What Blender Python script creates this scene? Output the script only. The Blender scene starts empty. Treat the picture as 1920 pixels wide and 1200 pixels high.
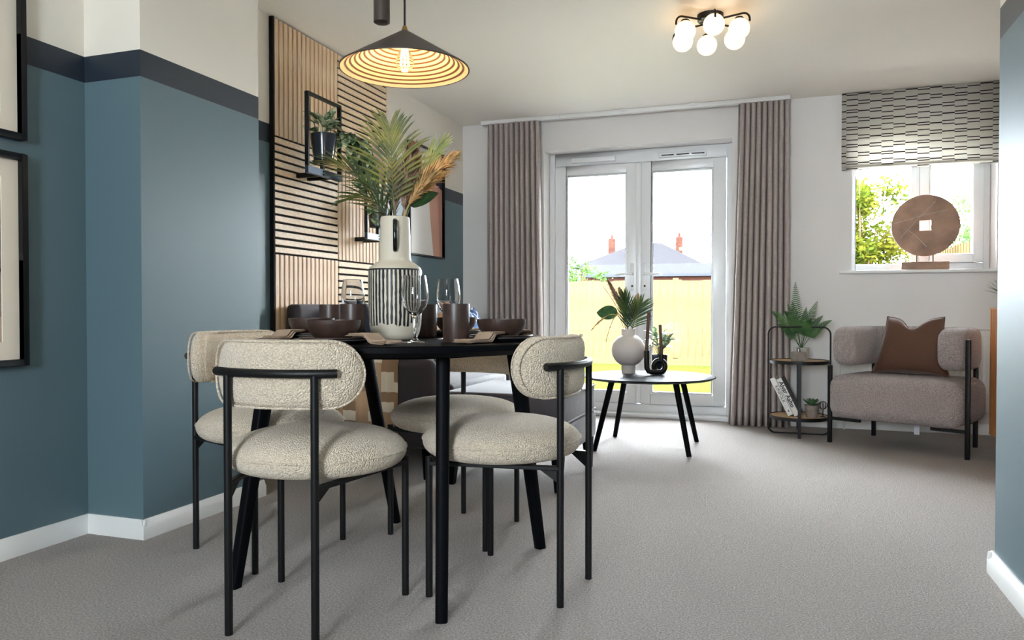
import bpy, bmesh, math, random
from mathutils import Vector as V, Matrix as Mx
PI = math.pi
R = random.Random(7)
sc = bpy.context.scene
col = sc.collection
rad = math.radians

# ---------------------------------------------------------------- camera, sky, sun, exposure
cam = bpy.data.cameras.new('camera'); camo = bpy.data.objects.new('camera', cam); col.objects.link(camo)
cam.sensor_width = 36; cam.lens = 27.0; cam.clip_start = .02; cam.clip_end = 300
camo.location = (0, 0, .848); camo.rotation_euler = (rad(90 - .9), 0, rad(19.1))
sc.camera = camo
SKY = 29.5
w = bpy.data.worlds.new('sky'); sc.world = w; w.use_nodes = True
bg = w.node_tree.nodes['Background']; bg.inputs[0].default_value = (.86, .92, 1, 1); bg.inputs[1].default_value = SKY
sun = bpy.data.lights.new('sun', 'SUN'); sun.energy = 12.0; sun.angle = rad(2); sun.color = (1, .93, .8)
suno = bpy.data.objects.new('sun', sun); col.objects.link(suno); suno.rotation_euler = V((.75, .22, -.62)).to_track_quat('-Z', 'Y').to_euler()
def portal(x, y, z, sx, sz, flip):
    l = bpy.data.lights.new('daylight_portal', 'AREA'); l.shape = 'RECTANGLE'; l.size = sx; l.size_y = sz
    l.cycles.is_portal = True
    o = bpy.data.objects.new('daylight_portal', l); col.objects.link(o)
    o.location = (x, y, z); o.rotation_euler = (rad(90) * (1 if flip else -1), 0, 0)
portal(-1.05, 6.16, 1.05, 1.40, 2.05, False)
portal(.93, 6.16, 1.55, .9, 1.0, False)
portal(-.55, -2.36, 1.5, .9, 1.1, True)  # portal for the added window behind the camera
vs = sc.view_settings
vs.view_transform = 'Standard'; vs.look = 'None'; vs.gamma = 1; vs.use_curve_mapping = False
vs.exposure = 1.3

# ---------------------------------------------------------------- materials
def lin(c):
    return tuple(((x / 255) / 12.92 if x / 255 <= .04045 else ((x / 255 + .055) / 1.055) ** 2.4) for x in c) + (1,)
def nn(nt, t, **kw):
    n = nt.nodes.new(t)
    for k, v in kw.items(): setattr(n, k, v)
    return n
def mat(name, c, rough=.6, metal=0, bump=None, var=None, sheen=0, coat=0, spec=.5, vor=None, sub=None):
    """bump=(scale,strength,distance); var=(scale,amount) colour mottling; vor=(scale,strength,dist) looped-yarn relief"""
    m = bpy.data.materials.new(name); m.use_nodes = True; nt = m.node_tree
    b = nt.nodes['Principled BSDF']
    b.inputs['Base Color'].default_value = lin(c); b.inputs['Roughness'].default_value = rough
    b.inputs['Metallic'].default_value = metal; b.inputs['Specular IOR Level'].default_value = spec
    b.inputs['Sheen Weight'].default_value = sheen; b.inputs['Coat Weight'].default_value = coat
    if sheen: b.inputs['Sheen Roughness'].default_value = .4
    tc = nn(nt, 'ShaderNodeTexCoord')
    if var:
        n = nn(nt, 'ShaderNodeTexNoise'); n.inputs['Scale'].default_value = var[0]; n.inputs['Detail'].default_value = 4
        nt.links.new(tc.outputs['Object'], n.inputs['Vector'])
        r = nn(nt, 'ShaderNodeValToRGB'); a = var[1]
        r.color_ramp.elements[0].position = .3; r.color_ramp.elements[1].position = .7
        r.color_ramp.elements[0].color = lin(tuple(max(0, x * (1 - a)) for x in c))
        r.color_ramp.elements[1].color = lin(tuple(min(255, x * (1 + a)) for x in c))
        nt.links.new(n.outputs['Fac'], r.inputs[0]); nt.links.new(r.outputs[0], b.inputs['Base Color'])
    prev = None
    if bump:
        n = nn(nt, 'ShaderNodeTexNoise'); n.inputs['Scale'].default_value = bump[0]; n.inputs['Detail'].default_value = 5
        nt.links.new(tc.outputs['Object'], n.inputs['Vector'])
        bp = nn(nt, 'ShaderNodeBump'); bp.inputs['Strength'].default_value = bump[1]; bp.inputs['Distance'].default_value = bump[2]
        nt.links.new(n.outputs['Fac'], bp.inputs['Height']); prev = bp
    if vor:
        n = nn(nt, 'ShaderNodeTexVoronoi'); n.inputs['Scale'].default_value = vor[0]
        nt.links.new(tc.outputs['Object'], n.inputs['Vector'])
        inv = nn(nt, 'ShaderNodeMath', operation='SUBTRACT'); inv.inputs[0].default_value = 1
        nt.links.new(n.outputs['Distance'], inv.inputs[1])
        bp = nn(nt, 'ShaderNodeBump'); bp.inputs['Strength'].default_value = vor[1]; bp.inputs['Distance'].default_value = vor[2]
        nt.links.new(inv.outputs[0], bp.inputs['Height'])
        if prev: nt.links.new(prev.outputs[0], bp.inputs['Normal'])
        prev = bp
    if prev: nt.links.new(prev.outputs[0], b.inputs['Normal'])
    return m
def emat(name, c, s):
    m = bpy.data.materials.new(name); m.use_nodes = True; b = m.node_tree.nodes['Principled BSDF']
    b.inputs['Base Color'].default_value = lin(c); b.inputs['Emission Color'].default_value = lin(c); b.inputs['Emission Strength'].default_value = s
    b.inputs['Roughness'].default_value = .25
    return m
def wood(name, c1, c2, scale=(1, 12, 12), rough=.5):
    m = bpy.data.materials.new(name); m.use_nodes = True; nt = m.node_tree; b = nt.nodes['Principled BSDF']
    tc = nn(nt, 'ShaderNodeTexCoord'); mp = nn(nt, 'ShaderNodeMapping'); mp.inputs['Scale'].default_value = scale
    n = nn(nt, 'ShaderNodeTexNoise'); n.inputs['Scale'].default_value = 6; n.inputs['Detail'].default_value = 6; n.inputs['Distortion'].default_value = .6
    r = nn(nt, 'ShaderNodeValToRGB'); r.color_ramp.elements[0].color = lin(c1); r.color_ramp.elements[1].color = lin(c2)
    r.color_ramp.elements[0].position = .32; r.color_ramp.elements[1].position = .68
    nt.links.new(tc.outputs['Object'], mp.inputs[0]); nt.links.new(mp.outputs[0], n.inputs['Vector'])
    nt.links.new(n.outputs['Fac'], r.inputs[0]); nt.links.new(r.outputs[0], b.inputs['Base Color'])
    b.inputs['Roughness'].default_value = rough
    return m
def pane_mat(name):
    m = bpy.data.materials.new(name); m.use_nodes = True; nt = m.node_tree
    nt.nodes.remove(nt.nodes['Principled BSDF']); out = nt.nodes['Material Output']
    t = nn(nt, 'ShaderNodeBsdfTransparent'); t.inputs[0].default_value = (.97, .985, .98, 1)
    g = nn(nt, 'ShaderNodeBsdfGlossy'); g.inputs['Roughness'].default_value = .02
    fr = nn(nt, 'ShaderNodeFresnel'); fr.inputs[0].default_value = 1.35
    mx = nn(nt, 'ShaderNodeMixShader')
    nt.links.new(fr.outputs[0], mx.inputs[0]); nt.links.new(t.outputs[0], mx.inputs[1]); nt.links.new(g.outputs[0], mx.inputs[2])
    nt.links.new(mx.outputs[0], out.inputs[0])
    return m
def leafmat(name, c1, c2, scale=40, trans=.25):
    m = mat(name, c1, .45); nt = m.node_tree; b = nt.nodes['Principled BSDF']
    tc = nn(nt, 'ShaderNodeTexCoord'); n = nn(nt, 'ShaderNodeTexNoise'); n.inputs['Scale'].default_value = scale
    r = nn(nt, 'ShaderNodeValToRGB'); r.color_ramp.elements[0].color = lin(c1); r.color_ramp.elements[1].color = lin(c2)
    r.color_ramp.elements[0].position = .4; r.color_ramp.elements[1].position = .62
    nt.links.new(tc.outputs['Object'], n.inputs[0]); nt.links.new(n.outputs['Fac'], r.inputs[0]); nt.links.new(r.outputs[0], b.inputs['Base Color'])
    tr = nn(nt, 'ShaderNodeBsdfTranslucent'); nt.links.new(r.outputs[0], tr.inputs[0])
    mx = nn(nt, 'ShaderNodeMixShader'); mx.inputs[0].default_value = trans
    nt.links.new(b.outputs[0], mx.inputs[1]); nt.links.new(tr.outputs[0], mx.inputs[2]); nt.links.new(mx.outputs[0], nt.nodes['Material Output'].inputs[0])
    return m
BLUE = (92, 115, 124); NAVY = (35, 45, 57); OFFW = (238, 231, 218)
def banded(name):
    """painted wall: blue up to 1.693 m, navy stripe to 1.79 m, off-white above"""
    m = mat(name, OFFW, .42, bump=(350, .06, .002)); nt = m.node_tree; b = nt.nodes['Principled BSDF']
    g = nn(nt, 'ShaderNodeNewGeometry'); s = nn(nt, 'ShaderNodeSeparateXYZ'); nt.links.new(g.outputs['Position'], s.inputs[0])
    a = nn(nt, 'ShaderNodeMath', operation='GREATER_THAN'); a.inputs[1].default_value = 1.693; nt.links.new(s.outputs[2], a.inputs[0])
    c = nn(nt, 'ShaderNodeMath', operation='GREATER_THAN'); c.inputs[1].default_value = 1.79; nt.links.new(s.outputs[2], c.inputs[0])
    m1 = nn(nt, 'ShaderNodeMix', data_type='RGBA'); m1.inputs[6].default_value = lin(BLUE); m1.inputs[7].default_value = lin(NAVY)
    m2 = nn(nt, 'ShaderNodeMix', data_type='RGBA'); m2.inputs[7].default_value = lin(OFFW)
    nt.links.new(a.outputs[0], m1.inputs[0]); nt.links.new(m1.outputs[2], m2.inputs[6]); nt.links.new(c.outputs[0], m2.inputs[0])
    nt.links.new(m2.outputs[2], b.inputs['Base Color'])
    return m
K = {}
K['band'] = banded('painted_band_wall')
K['wallw'] = mat('off_white_wall', (231, 228, 225), .6, bump=(350, .06, .002))
K['ceil'] = mat('ceiling_paint', (246, 241, 232), .7, bump=(300, .05, .002))
K['white'] = mat('white_gloss', (235, 235, 233), .35)
K['upvc'] = mat('white_upvc', (238, 240, 242), .25)
K['carpet'] = mat('grey_carpet', (216, 206, 199), .95, bump=(700, 1, .012), var=(170, .17), vor=(230, .6, .006), sheen=.25, spec=.1)
K['black'] = mat('black_metal', (11, 11, 12), .45, spec=.35)
K['tblack'] = mat('black_stained_wood', (12, 13, 16), .42, bump=(60, .1, .001), spec=.04)
K['boucle'] = mat('cream_boucle', (228, 211, 188), .95, var=(200, .09), vor=(230, .9, .006), bump=(500, .4, .002), sheen=.35, spec=.1)
K['boucle2'] = mat('taupe_boucle', (174, 161, 156), .95, vor=(120, 1, .01), bump=(420, .5, .004), sheen=.35, spec=.1, var=(140, .12))
K['slat'] = wood('oak_slat', (222, 190, 152), (242, 220, 188), (1, 14, 14))
K['slatv'] = wood('oak_slat_upright', (216, 180, 142), (240, 214, 182), (14, 14, 1))
K['felt'] = mat('black_felt', (24, 20, 20), .95)
K['velvet'] = mat('dark_plum_velvet', (58, 50, 54), .75, sheen=.35, bump=(25, .15, .01))
K['stool'] = mat('grey_velvet', (84, 78, 86), .6, sheen=.5, bump=(18, .15, .01))
K['curtain'] = mat('grey_curtain_linen', (170, 159, 155), .9, bump=(700, .25, .002), var=(60, .04))
K['lining'] = mat('curtain_lining', (215, 210, 203), .9)
K['brown'] = mat('dark_brown_stoneware', (62, 46, 40), .38, bump=(45, .08, .002), var=(30, .12))
K['slate'] = mat('charcoal_stoneware', (52, 52, 56), .35, var=(40, .1))
K['linen'] = mat('beige_linen', (176, 152, 130), .95, bump=(900, .6, .002))
K['cream'] = mat('cream_stoneware', (212, 202, 182), .5, bump=(60, .15, .004))
K['glaze'] = mat('black_glaze', (14, 14, 16), .12)
K['wvase'] = mat('matt_white_ceramic', (222, 214, 208), .6)
K['candle'] = mat('brown_candle_wax', (92, 62, 50), .5)
K['glass'] = pane_mat('window_glass')
gm = bpy.data.materials.new('clear_glassware'); gm.use_nodes = True
b_ = gm.node_tree.nodes['Principled BSDF']; b_.inputs['Transmission Weight'].default_value = 1; b_.inputs['Roughness'].default_value = 0; b_.inputs['IOR'].default_value = 1.45
K['wine'] = gm
K['pillow'] = mat('rust_brown_velvet', (92, 60, 42), .8, sheen=.4, bump=(30, .3, .006))
K['shade'] = mat('bronze_brown_metal', (70, 58, 52), .45, .2)
K['shadein'] = mat('shade_inside_cream', (240, 214, 176), .7)
K['ring'] = mat('shade_ring_bronze', (112, 78, 60), .5)
K['bulb'] = emat('glowing_bulb', (255, 190, 105), 3)
K['fil'] = emat('filament', (255, 205, 130), 28)
K['globe'] = emat('opal_globe', (255, 218, 165), .85)
K['brass'] = mat('brass', (170, 130, 70), .35, .9)
K['palm'] = leafmat('palm_green', (58, 72, 20), (124, 122, 34), 12, .18)
K['palmd'] = leafmat('palm_dark_green', (34, 54, 26), (66, 84, 34), 12, .15)
K['grassy'] = leafmat('yellow_green_grass', (128, 138, 60), (160, 160, 84), 12, .3)
K['leaf'] = leafmat('dark_green_leaf', (28, 50, 28), (50, 76, 40), 30, .2)
K['vari'] = leafmat('variegated_leaf', (54, 94, 54), (222, 226, 190), 26, .2)
K['fern'] = leafmat('fern_green', (52, 92, 50), (88, 130, 70), 14, .3)
K['succ'] = leafmat('succulent_green', (62, 100, 66), (96, 130, 90), 20, .1)
K['pampas'] = mat('pampas_gold', (206, 168, 112), .95, var=(30, .2))
K['pampasg'] = mat('pampas_brown_grey', (150, 122, 100), .95, var=(30, .25))
K['dried'] = mat('dried_pink_leaf', (190, 158, 138), .85, var=(20, .12))
K['grey'] = mat('grey_stone', (140, 130, 122), .7, var=(30, .1))
K['conc'] = mat('pale_concrete', (192, 186, 178), .8, var=(40, .06))
K['stone'] = mat('brown_travertine', (150, 118, 96), .55, var=(9, .16), bump=(30, .2, .004))
K['oak'] = wood('oak_shelf', (178, 142, 104), (206, 172, 132), (3, 14, 3))
K['flute'] = wood('fluted_oak', (176, 112, 62), (206, 142, 88), (14, 14, 1), .45)
K['chrome'] = mat('chrome', (220, 222, 225), .15, 1)
K['paper'] = mat('book_white', (232, 230, 226), .6)
K['ink'] = mat('print_black', (24, 24, 26), .6)
K['bookgrey'] = mat('book_grey', (84, 84, 88), .6)
K['tag'] = mat('care_label_white', (230, 230, 235), .7)
K['pot'] = mat('glossy_dark_pot', (42, 48, 58), .15)
K['steel'] = mat('blued_steel', (70, 80, 92), .35, .6)
K['matboard'] = mat('mat_board', (236, 226, 208), .8)
K['rad'] = mat('radiator_white', (226, 226, 222), .4)
K['pave'] = mat('pale_paving', (214, 208, 196), .85, var=(6, .05))
K['soil'] = mat('soil', (50, 38, 30), .95, bump=(90, 1, .01))
K['lawn'] = mat('lawn_grass', (48, 54, 20), .95, bump=(60, 1, .03), var=(14, .25))
K['fence'] = wood('fence_timber', (66, 55, 38), (80, 68, 47), (8, 8, .6), .9)
K['brick'] = mat('neighbour_brick', (46, 28, 23), .9, var=(8, .2))
K['fascia'] = mat('pale_fascia', (46, 46, 49), .6)
K['gutter'] = mat('dark_gutter', (40, 42, 48), .5)
K['bush'] = leafmat('bush_leaf', (50, 62, 18), (84, 84, 24), 3, .4)
K['bushd'] = leafmat('tree_leaf_green', (40, 60, 28), (60, 80, 40), 3, .4)
K['bark'] = mat('bark', (110, 90, 74), .9)
K['navyc'] = mat('navy_cushion', (28, 38, 56), .85, sheen=.3)
K['tan'] = mat('tan_cushion', (176, 132, 92), .85, sheen=.3)
rt = mat('roof_tile', (88, 84, 86), .85); K['roof'] = rt
nt = rt.node_tree; tc = nn(nt, 'ShaderNodeTexCoord'); bk = nn(nt, 'ShaderNodeTexBrick'); bk.inputs['Scale'].default_value = 3.2
bk.inputs['Color1'].default_value = lin((31, 30, 32)); bk.inputs['Color2'].default_value = lin((34, 33, 35)); bk.inputs['Mortar'].default_value = lin((18, 18, 19)); bk.inputs['Mortar Size'].default_value = .03
nt.links.new(tc.outputs['Object'], bk.inputs['Vector']); nt.links.new(bk.outputs[0], nt.nodes['Principled BSDF'].inputs['Base Color'])

for k_ in ('fence', 'brick', 'fascia', 'roof', 'lawn', 'pave', 'bush', 'bushd', 'bark', 'gutter'):   # dry, matt outdoor surfaces
    K[k_].node_tree.nodes['Principled BSDF'].inputs['Specular IOR Level'].default_value = 0

# ---------------------------------------------------------------- mesh builder
class MB:
    def __init__(s): s.v = []; s.f = []; s.mi = []; s.cur = 0
    def add(s, vs, fs):
        o = len(s.v); s.v += [tuple(p) for p in vs]; s.f += [tuple(i + o for i in f) for f in fs]; s.mi += [s.cur] * len(fs); return s
    def box(s, x0, x1, y0, y1, z0, z1, m=None):
        vs = [V((x, y, z)) for x in (x0, x1) for y in (y0, y1) for z in (z0, z1)]
        if m: vs = [m @ p for p in vs]
        return s.add(vs, [(0, 1, 3, 2), (4, 6, 7, 5), (0, 4, 5, 1), (2, 3, 7, 6), (0, 2, 6, 4), (1, 5, 7, 3)])
    def tube(s, path, r, n=10, closed=False, sq=None):
        P = [V(p) for p in path]; N = len(P); rs = r if isinstance(r, (list, tuple)) else [r] * N
        T = []
        for i in range(N):
            a = P[(i - 1) % N] if (closed or i > 0) else P[i]; b = P[(i + 1) % N] if (closed or i < N - 1) else P[i]
            T.append((b - a).normalized())
        u = T[0].orthogonal().normalized(); vs = []; fs = []
        for i in range(N):
            u = (u - T[i] * u.dot(T[i])).normalized(); q = T[i].cross(u)
            for k in range(n):
                a = 2 * PI * k / n
                vs.append(P[i] + (u * math.cos(a) + q * math.sin(a)) * rs[i])
        for i in range(N if closed else N - 1):
            for k in range(n):
                j = (i + 1) % N
                fs.append((i * n + k, i * n + (k + 1) % n, j * n + (k + 1) % n, j * n + k))
        if not closed:
            fs.append(tuple(range(n))[::-1]); fs.append(tuple((N - 1) * n + k for k in range(n)))
        return s.add(vs, fs)
    def lathe(s, prof, n=40, c=(0, 0, 0), sx=1, sy=1):
        vs = []; fs = []; N = len(prof)
        for (r, z) in prof:
            for k in range(n):
                a = 2 * PI * k / n
                vs.append((c[0] + r * sx * math.cos(a), c[1] + r * sy * math.sin(a), c[2] + z))
        for i in range(N - 1):
            for k in range(n):
                fs.append((i * n + k, i * n + (k + 1) % n, (i + 1) * n + (k + 1) % n, (i + 1) * n + k))
        if prof[0][0] > 1e-6: fs.append(tuple(range(n))[::-1])
        if prof[-1][0] > 1e-6: fs.append(tuple((N - 1) * n + k for k in range(n)))
        return s.add(vs, fs)
    def shell(s, prof, n=40, c=(0, 0, 0)):
        """closed loop profile revolved (hollow wall)"""
        N = len(prof); vs = []; fs = []
        for (r, z) in prof:
            for k in range(n):
                a = 2 * PI * k / n; vs.append((c[0] + r * math.cos(a), c[1] + r * math.sin(a), c[2] + z))
        for i in range(N):
            j = (i + 1) % N
            for k in range(n): fs.append((i * n + k, i * n + (k + 1) % n, j * n + (k + 1) % n, j * n + k))
        return s.add(vs, fs)
    def prism(s, pts, fn):
        """2-D outline pts; fn(p,0/1)->3-D"""
        n = len(pts); vs = [fn(p, 0) for p in pts] + [fn(p, 1) for p in pts]
        fs = [tuple(range(n))[::-1], tuple(range(n, 2 * n))] + [(i, (i + 1) % n, n + (i + 1) % n, n + i) for i in range(n)]
        return s.add(vs, fs)
    def grid(s, fn, nu, nv, cu=False, cv=False):
        vs = [fn(i / (nu if cu else nu - 1), j / (nv if cv else nv - 1)) for i in range(nu) for j in range(nv)]
        fs = []
        for i in range(nu if cu else nu - 1):
            for j in range(nv if cv else nv - 1):
                a, b = i, (i + 1) % nu; c, d = j, (j + 1) % nv
                fs.append((a * nv + c, b * nv + c, b * nv + d, a * nv + d))
        return s.add(vs, fs)
    def mesh(s, name, bevel=0, seg=2, ang=40, weld=True, flip=True):
        me = bpy.data.meshes.new(name); me.from_pydata(s.v, [], s.f)
        for p, i in zip(me.polygons, s.mi): p.material_index = i
        bm = bmesh.new(); bm.from_mesh(me)
        if weld: bmesh.ops.remove_doubles(bm, verts=bm.verts, dist=1e-6)
        if flip: bmesh.ops.recalc_face_normals(bm, faces=bm.faces)
        if bevel:
            es = [e for e in bm.edges if len(e.link_faces) == 2 and e.calc_face_angle(0) > rad(35)]
            bmesh.ops.bevel(bm, geom=es, offset=bevel, segments=seg, profile=.5, affect='EDGES', clamp_overlap=True)
        for f in bm.faces: f.smooth = True
        bm.to_mesh(me); bm.free()
        me.set_sharp_from_angle(angle=rad(ang))
        return me
def obj(name, me, m, parent=None, loc=(0, 0, 0), rot=(0, 0, 0), **kw):
    if isinstance(me, MB): me = me.mesh(name, **kw)
    ms = m if isinstance(m, (list, tuple)) else [m]
    if not me.materials:
        for q in ms: me.materials.append(K[q] if isinstance(q, str) else q)
    o = bpy.data.objects.new(name, me); col.objects.link(o); o.parent = parent; o.location = loc; o.rotation_euler = rot
    return o
def tag(o, label=None, cat=None, group=None, kind=None):
    if label: o['label'] = label
    if cat: o['category'] = cat
    if group: o['group'] = group
    if kind: o['kind'] = kind
    return o
def thing(name, label, cat, loc=(0, 0, 0), rz=0, group=None):
    o = bpy.data.objects.new(name, None); col.objects.link(o); o.empty_display_size = .1
    o.location = loc; o.rotation_euler = (0, 0, rz); return tag(o, label, cat, group)
def struct(name, mb, m, **kw): return tag(obj(name, mb, m, **kw), kind='structure')
def sempty(name):
    o = bpy.data.objects.new(name, None); col.objects.link(o); return tag(o, kind='structure')
def copy_tree(o, parent=None):
    c = o.copy(); col.objects.link(c); c.parent = parent
    for ch in [q for q in o.children]: copy_tree(ch, c)
    return c
def bx(*a): return MB().box(*a)
def arc(c, r, a0, a1, n, pl='xy'):
    out = []
    for i in range(n + 1):
        a = a0 + (a1 - a0) * i / n; x = r * math.cos(a); y = r * math.sin(a)
        out.append(V(c) + (V((x, y, 0)) if pl == 'xy' else V((x, 0, y)) if pl == 'xz' else V((0, x, y))))
    return out
def bez(p0, p1, p2, n=10):
    p0, p1, p2 = V(p0), V(p1), V(p2)
    return [p0 * (1 - t) ** 2 + p1 * 2 * t * (1 - t) + p2 * t * t for t in [i / n for i in range(n + 1)]]

# ---------------------------------------------------------------- room shell
H = 2.345; XL = -2.465; YB = 5.88; XP = .656; YP = 2.80; XR = 1.56; YF = -2.2
struct('floor', bx(XL - .3, XR + .3, YF - .3, YB + .3, -.2, 0), 'carpet')
struct('ceiling', bx(XL - .3, XR + .3, YF - .3, YB + .3, H, H + .25), 'ceil')
struct('wall_left', bx(XL - .3, XL, YF - .3, YB + .3, 0, H), 'band')
struct('wall_pier', bx(XL, -2.2, 2.213, 2.888, 0, H), 'band')
struct('wall_right', bx(XR, XR + .3, YP, YB + .3, 0, H), 'wallw')
struct('wall_partition', bx(XP, XR + .3, YF - .3, YP, 0, H), 'band')
struct('wall_added_storey', bx(-6.2, 5.2, -4.0, YB + .3, H + .26, 5.1), 'brick')  # added unseen storey, blocks sky light from the garden fence
struct('wall_house_side', bx(-6.2, XL - .31, -4.0, YB + .3, 0, H + .25), 'brick')
struct('wall_house_flank', bx(XR + .31, 5.2, -4.0, YB + .3, 0, H + .25), 'brick')
struct('roof', MB().prism([(-4.4, 5.1), (YB + .7, 5.1), (.94, 8.2)], lambda p, e: (5.4 if e else -6.4, p[0], p[1])), 'roof')  # added unseen roof on that storey, holds more sky off the garden
def holed(x0, x1, y0, y1, holes):
    """wall along X with rectangular holes (hx0,hx1,hz0,hz1)"""
    mb = MB(); xs = sorted({x0, x1} | {h[0] for h in holes} | {h[1] for h in holes})
    for a, b in zip(xs, xs[1:]):
        hs = [h for h in holes if h[0] <= a + 1e-6 and h[1] >= b - 1e-6]
        z = 0
        for h in sorted(hs, key=lambda h: h[2]):
            if h[2] > z: mb.box(a, b, y0, y1, z, h[2])
            z = h[3]
        mb.box(a, b, y0, y1, z, H)
    return mb
DX0, DX1, DZ = -1.767, -.325, 2.095
WX0, WX1, WZ0, WZ1 = .484, 1.372, 1.085, 2.10
struct('wall_back', holed(XL, XR, YB, YB + .3, [(DX0, DX1, 0, DZ), (WX0, WX1, WZ0, WZ1)]), 'wallw')
struct('wall_front', holed(XL, XP, YF - .3, YF, [(-1.0, -.1, .95, 2.05)]), 'wallw')  # opening cut for the added window behind the camera
# skirting boards (two-step profile)
def skirt(name, p0, p1, nrm, ext0=0, ext1=0):
    p0, p1, nrm = V(p0), V(p1), V(nrm); d = (p1 - p0).normalized(); p0 = p0 - d * ext0; p1 = p1 + d * ext1
    prof = [(0, 0), (.018, 0), (.018, .046), (.012, .054), (.010, .065), (.006, .071), (0, .071)]
    mb = MB().prism(prof, lambda q, e: (p1 if e else p0) + nrm * (q[0] + .0005) + V((0, 0, q[1])))
    struct(name, mb, 'white')
skirt('baseboard_left', (XL, YF, 0), (XL, 2.213, 0), (1, 0, 0))
skirt('baseboard_pier_end', (XL, 2.213, 0), (-2.2, 2.213, 0), (0, -1, 0), 0, .018)
skirt('baseboard_pier', (-2.2, 2.213, 0), (-2.2, 2.888, 0), (1, 0, 0), .018, .018)
skirt('baseboard_alcove', (XL, 2.888, 0), (XL, YB, 0), (1, 0, 0))
skirt('baseboard_back', (XL, YB, 0), (DX0, YB, 0), (0, -1, 0))
skirt('baseboard_back_right', (DX1, YB, 0), (XR, YB, 0), (0, -1, 0))
skirt('baseboard_partition', (XP, YF, 0), (XP, YP, 0), (-1, 0, 0), 0, .018)
skirt('baseboard_partition_end', (XP, YP, 0), (XR, YP, 0), (0, 1, 0), .018, 0)
skirt('baseboard_right', (XR, YP, 0), (XR, YB, 0), (-1, 0, 0))

# ---------------------------------------------------------------- french doors
def ringframe(x0, x1, z0, z1, y0, y1, wl, wr=None, wt=None, wb=None):
    wr = wl if wr is None else wr; wt = wl if wt is None else wt; wb = wl if wb is None else wb
    mb = MB(); mb.box(x0, x0 + wl, y0, y1, z0, z1); mb.box(x1 - wr, x1, y0, y1, z0, z1)
    mb.box(x0 + wl, x1 - wr, y0, y1, z1 - wt, z1); mb.box(x0 + wl, x1 - wr, y0, y1, z0, z0 + wb); return mb
d1 = sempty('door_1')
obj('door_frame', ringframe(DX0 + .002, DX1 - .002, .001, DZ - .002, 6.04, 6.12, .045, None, .10, .09), 'upvc', d1, bevel=.004)
obj('threshold', bx(DX0 + .002, DX1 - .002, 5.90, 6.039, .001, .03), 'upvc', d1, bevel=.004)
xm = -1.035
for (a, b, sgn) in ((DX0 + .05, xm - .003, 1), (xm + .003, DX1 - .05, -1)):
    lf = obj('door_leaf', ringframe(a, b, .095, 1.99, 6.028, 6.09, .092, .092, .075, .085), 'upvc', d1, bevel=.006)
    obj('glazing_bead', ringframe(a + .093, b - .093, .181, 1.914, 6.034, 6.05, .014), 'upvc', lf, bevel=.004)
    obj('pane', bx(a + .093, b - .093, 6.055, 6.061, .181, 1.914), 'glass', lf)
    hx = (b - .046) if sgn == 1 else (a + .046)
    pl = obj('handle_plate', bx(hx - .014, hx + .014, 6.018, 6.027, .98, 1.20), 'upvc', lf, bevel=.004)
    obj('handle_lever', MB().tube([(hx, 6.02, 1.115), (hx, 5.975, 1.115), (hx - sgn * .02, 5.968, 1.115), (hx - sgn * .125, 5.968, 1.108)], [.010, .010, .011, .009], 10), 'upvc', lf)
    obj('keyhole', MB().tube([(hx, 6.0185, 1.02), (hx, 6.016, 1.02)], .008, 12), 'ink', lf)
obj('meeting_strip', bx(xm - .02, xm + .02, 6.012, 6.027, .10, 1.985), 'upvc', d1, bevel=.005)
v1 = obj('trickle_vent', bx(-1.58, -1.22, 6.012, 6.039, 2.012, 2.05), 'upvc', d1, bevel=.005)
v2 = obj('trickle_vent', bx(-.88, -.52, 6.02, 6.039, 2.012, 2.05), 'upvc', d1, bevel=.005)
for k in range(3): obj('vent_slot', bx(-.86 + k * .115, -.86 + k * .115 + .095, 6.0185, 6.0198, 2.026, 2.034), 'ink', v2)

# ---------------------------------------------------------------- back window, sill, blind
w1 = sempty('window_1')
obj('window_frame', ringframe(WX0 + .002, WX1 - .002, WZ0 + .026, WZ1 - .002, 6.05, 6.12, .04, .04, .05, .05), 'upvc', w1, bevel=.005)
obj('mullion', bx(.885, .935, 6.05, 6.12, WZ0 + .076, WZ1 - .052), 'upvc', w1, bevel=.004)
obj('pane', bx(.524, .885, 6.08, 6.086, WZ0 + .076, WZ1 - .052), 'glass', w1)
cs = obj('casement', ringframe(.937, 1.328, WZ0 + .078, WZ1 - .054, 6.035, 6.11, .062), 'upvc', w1, bevel=.006)
obj('pane', bx(.999, 1.266, 6.075, 6.081, WZ0 + .14, WZ1 - .116), 'glass', cs)
struct('trim_1', bx(.405, 1.45, 5.845, 6.12, WZ0 + .001, WZ0 + .025), 'white', bevel=.008, seg=3)
bpy.data.objects['trim_1'].name = 'trim_1'
w2 = sempty('window_added_fill')  # added unseen window behind the camera, brings in fill daylight
obj('window_frame', ringframe(-.998, -.102, .952, 2.048, YF - .22, YF - .15, .06), 'upvc', w2, bevel=.005)
obj('pane', bx(-.938, -.162, YF - .19, YF - .184, 1.012, 1.988), 'glass', w2)

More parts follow.
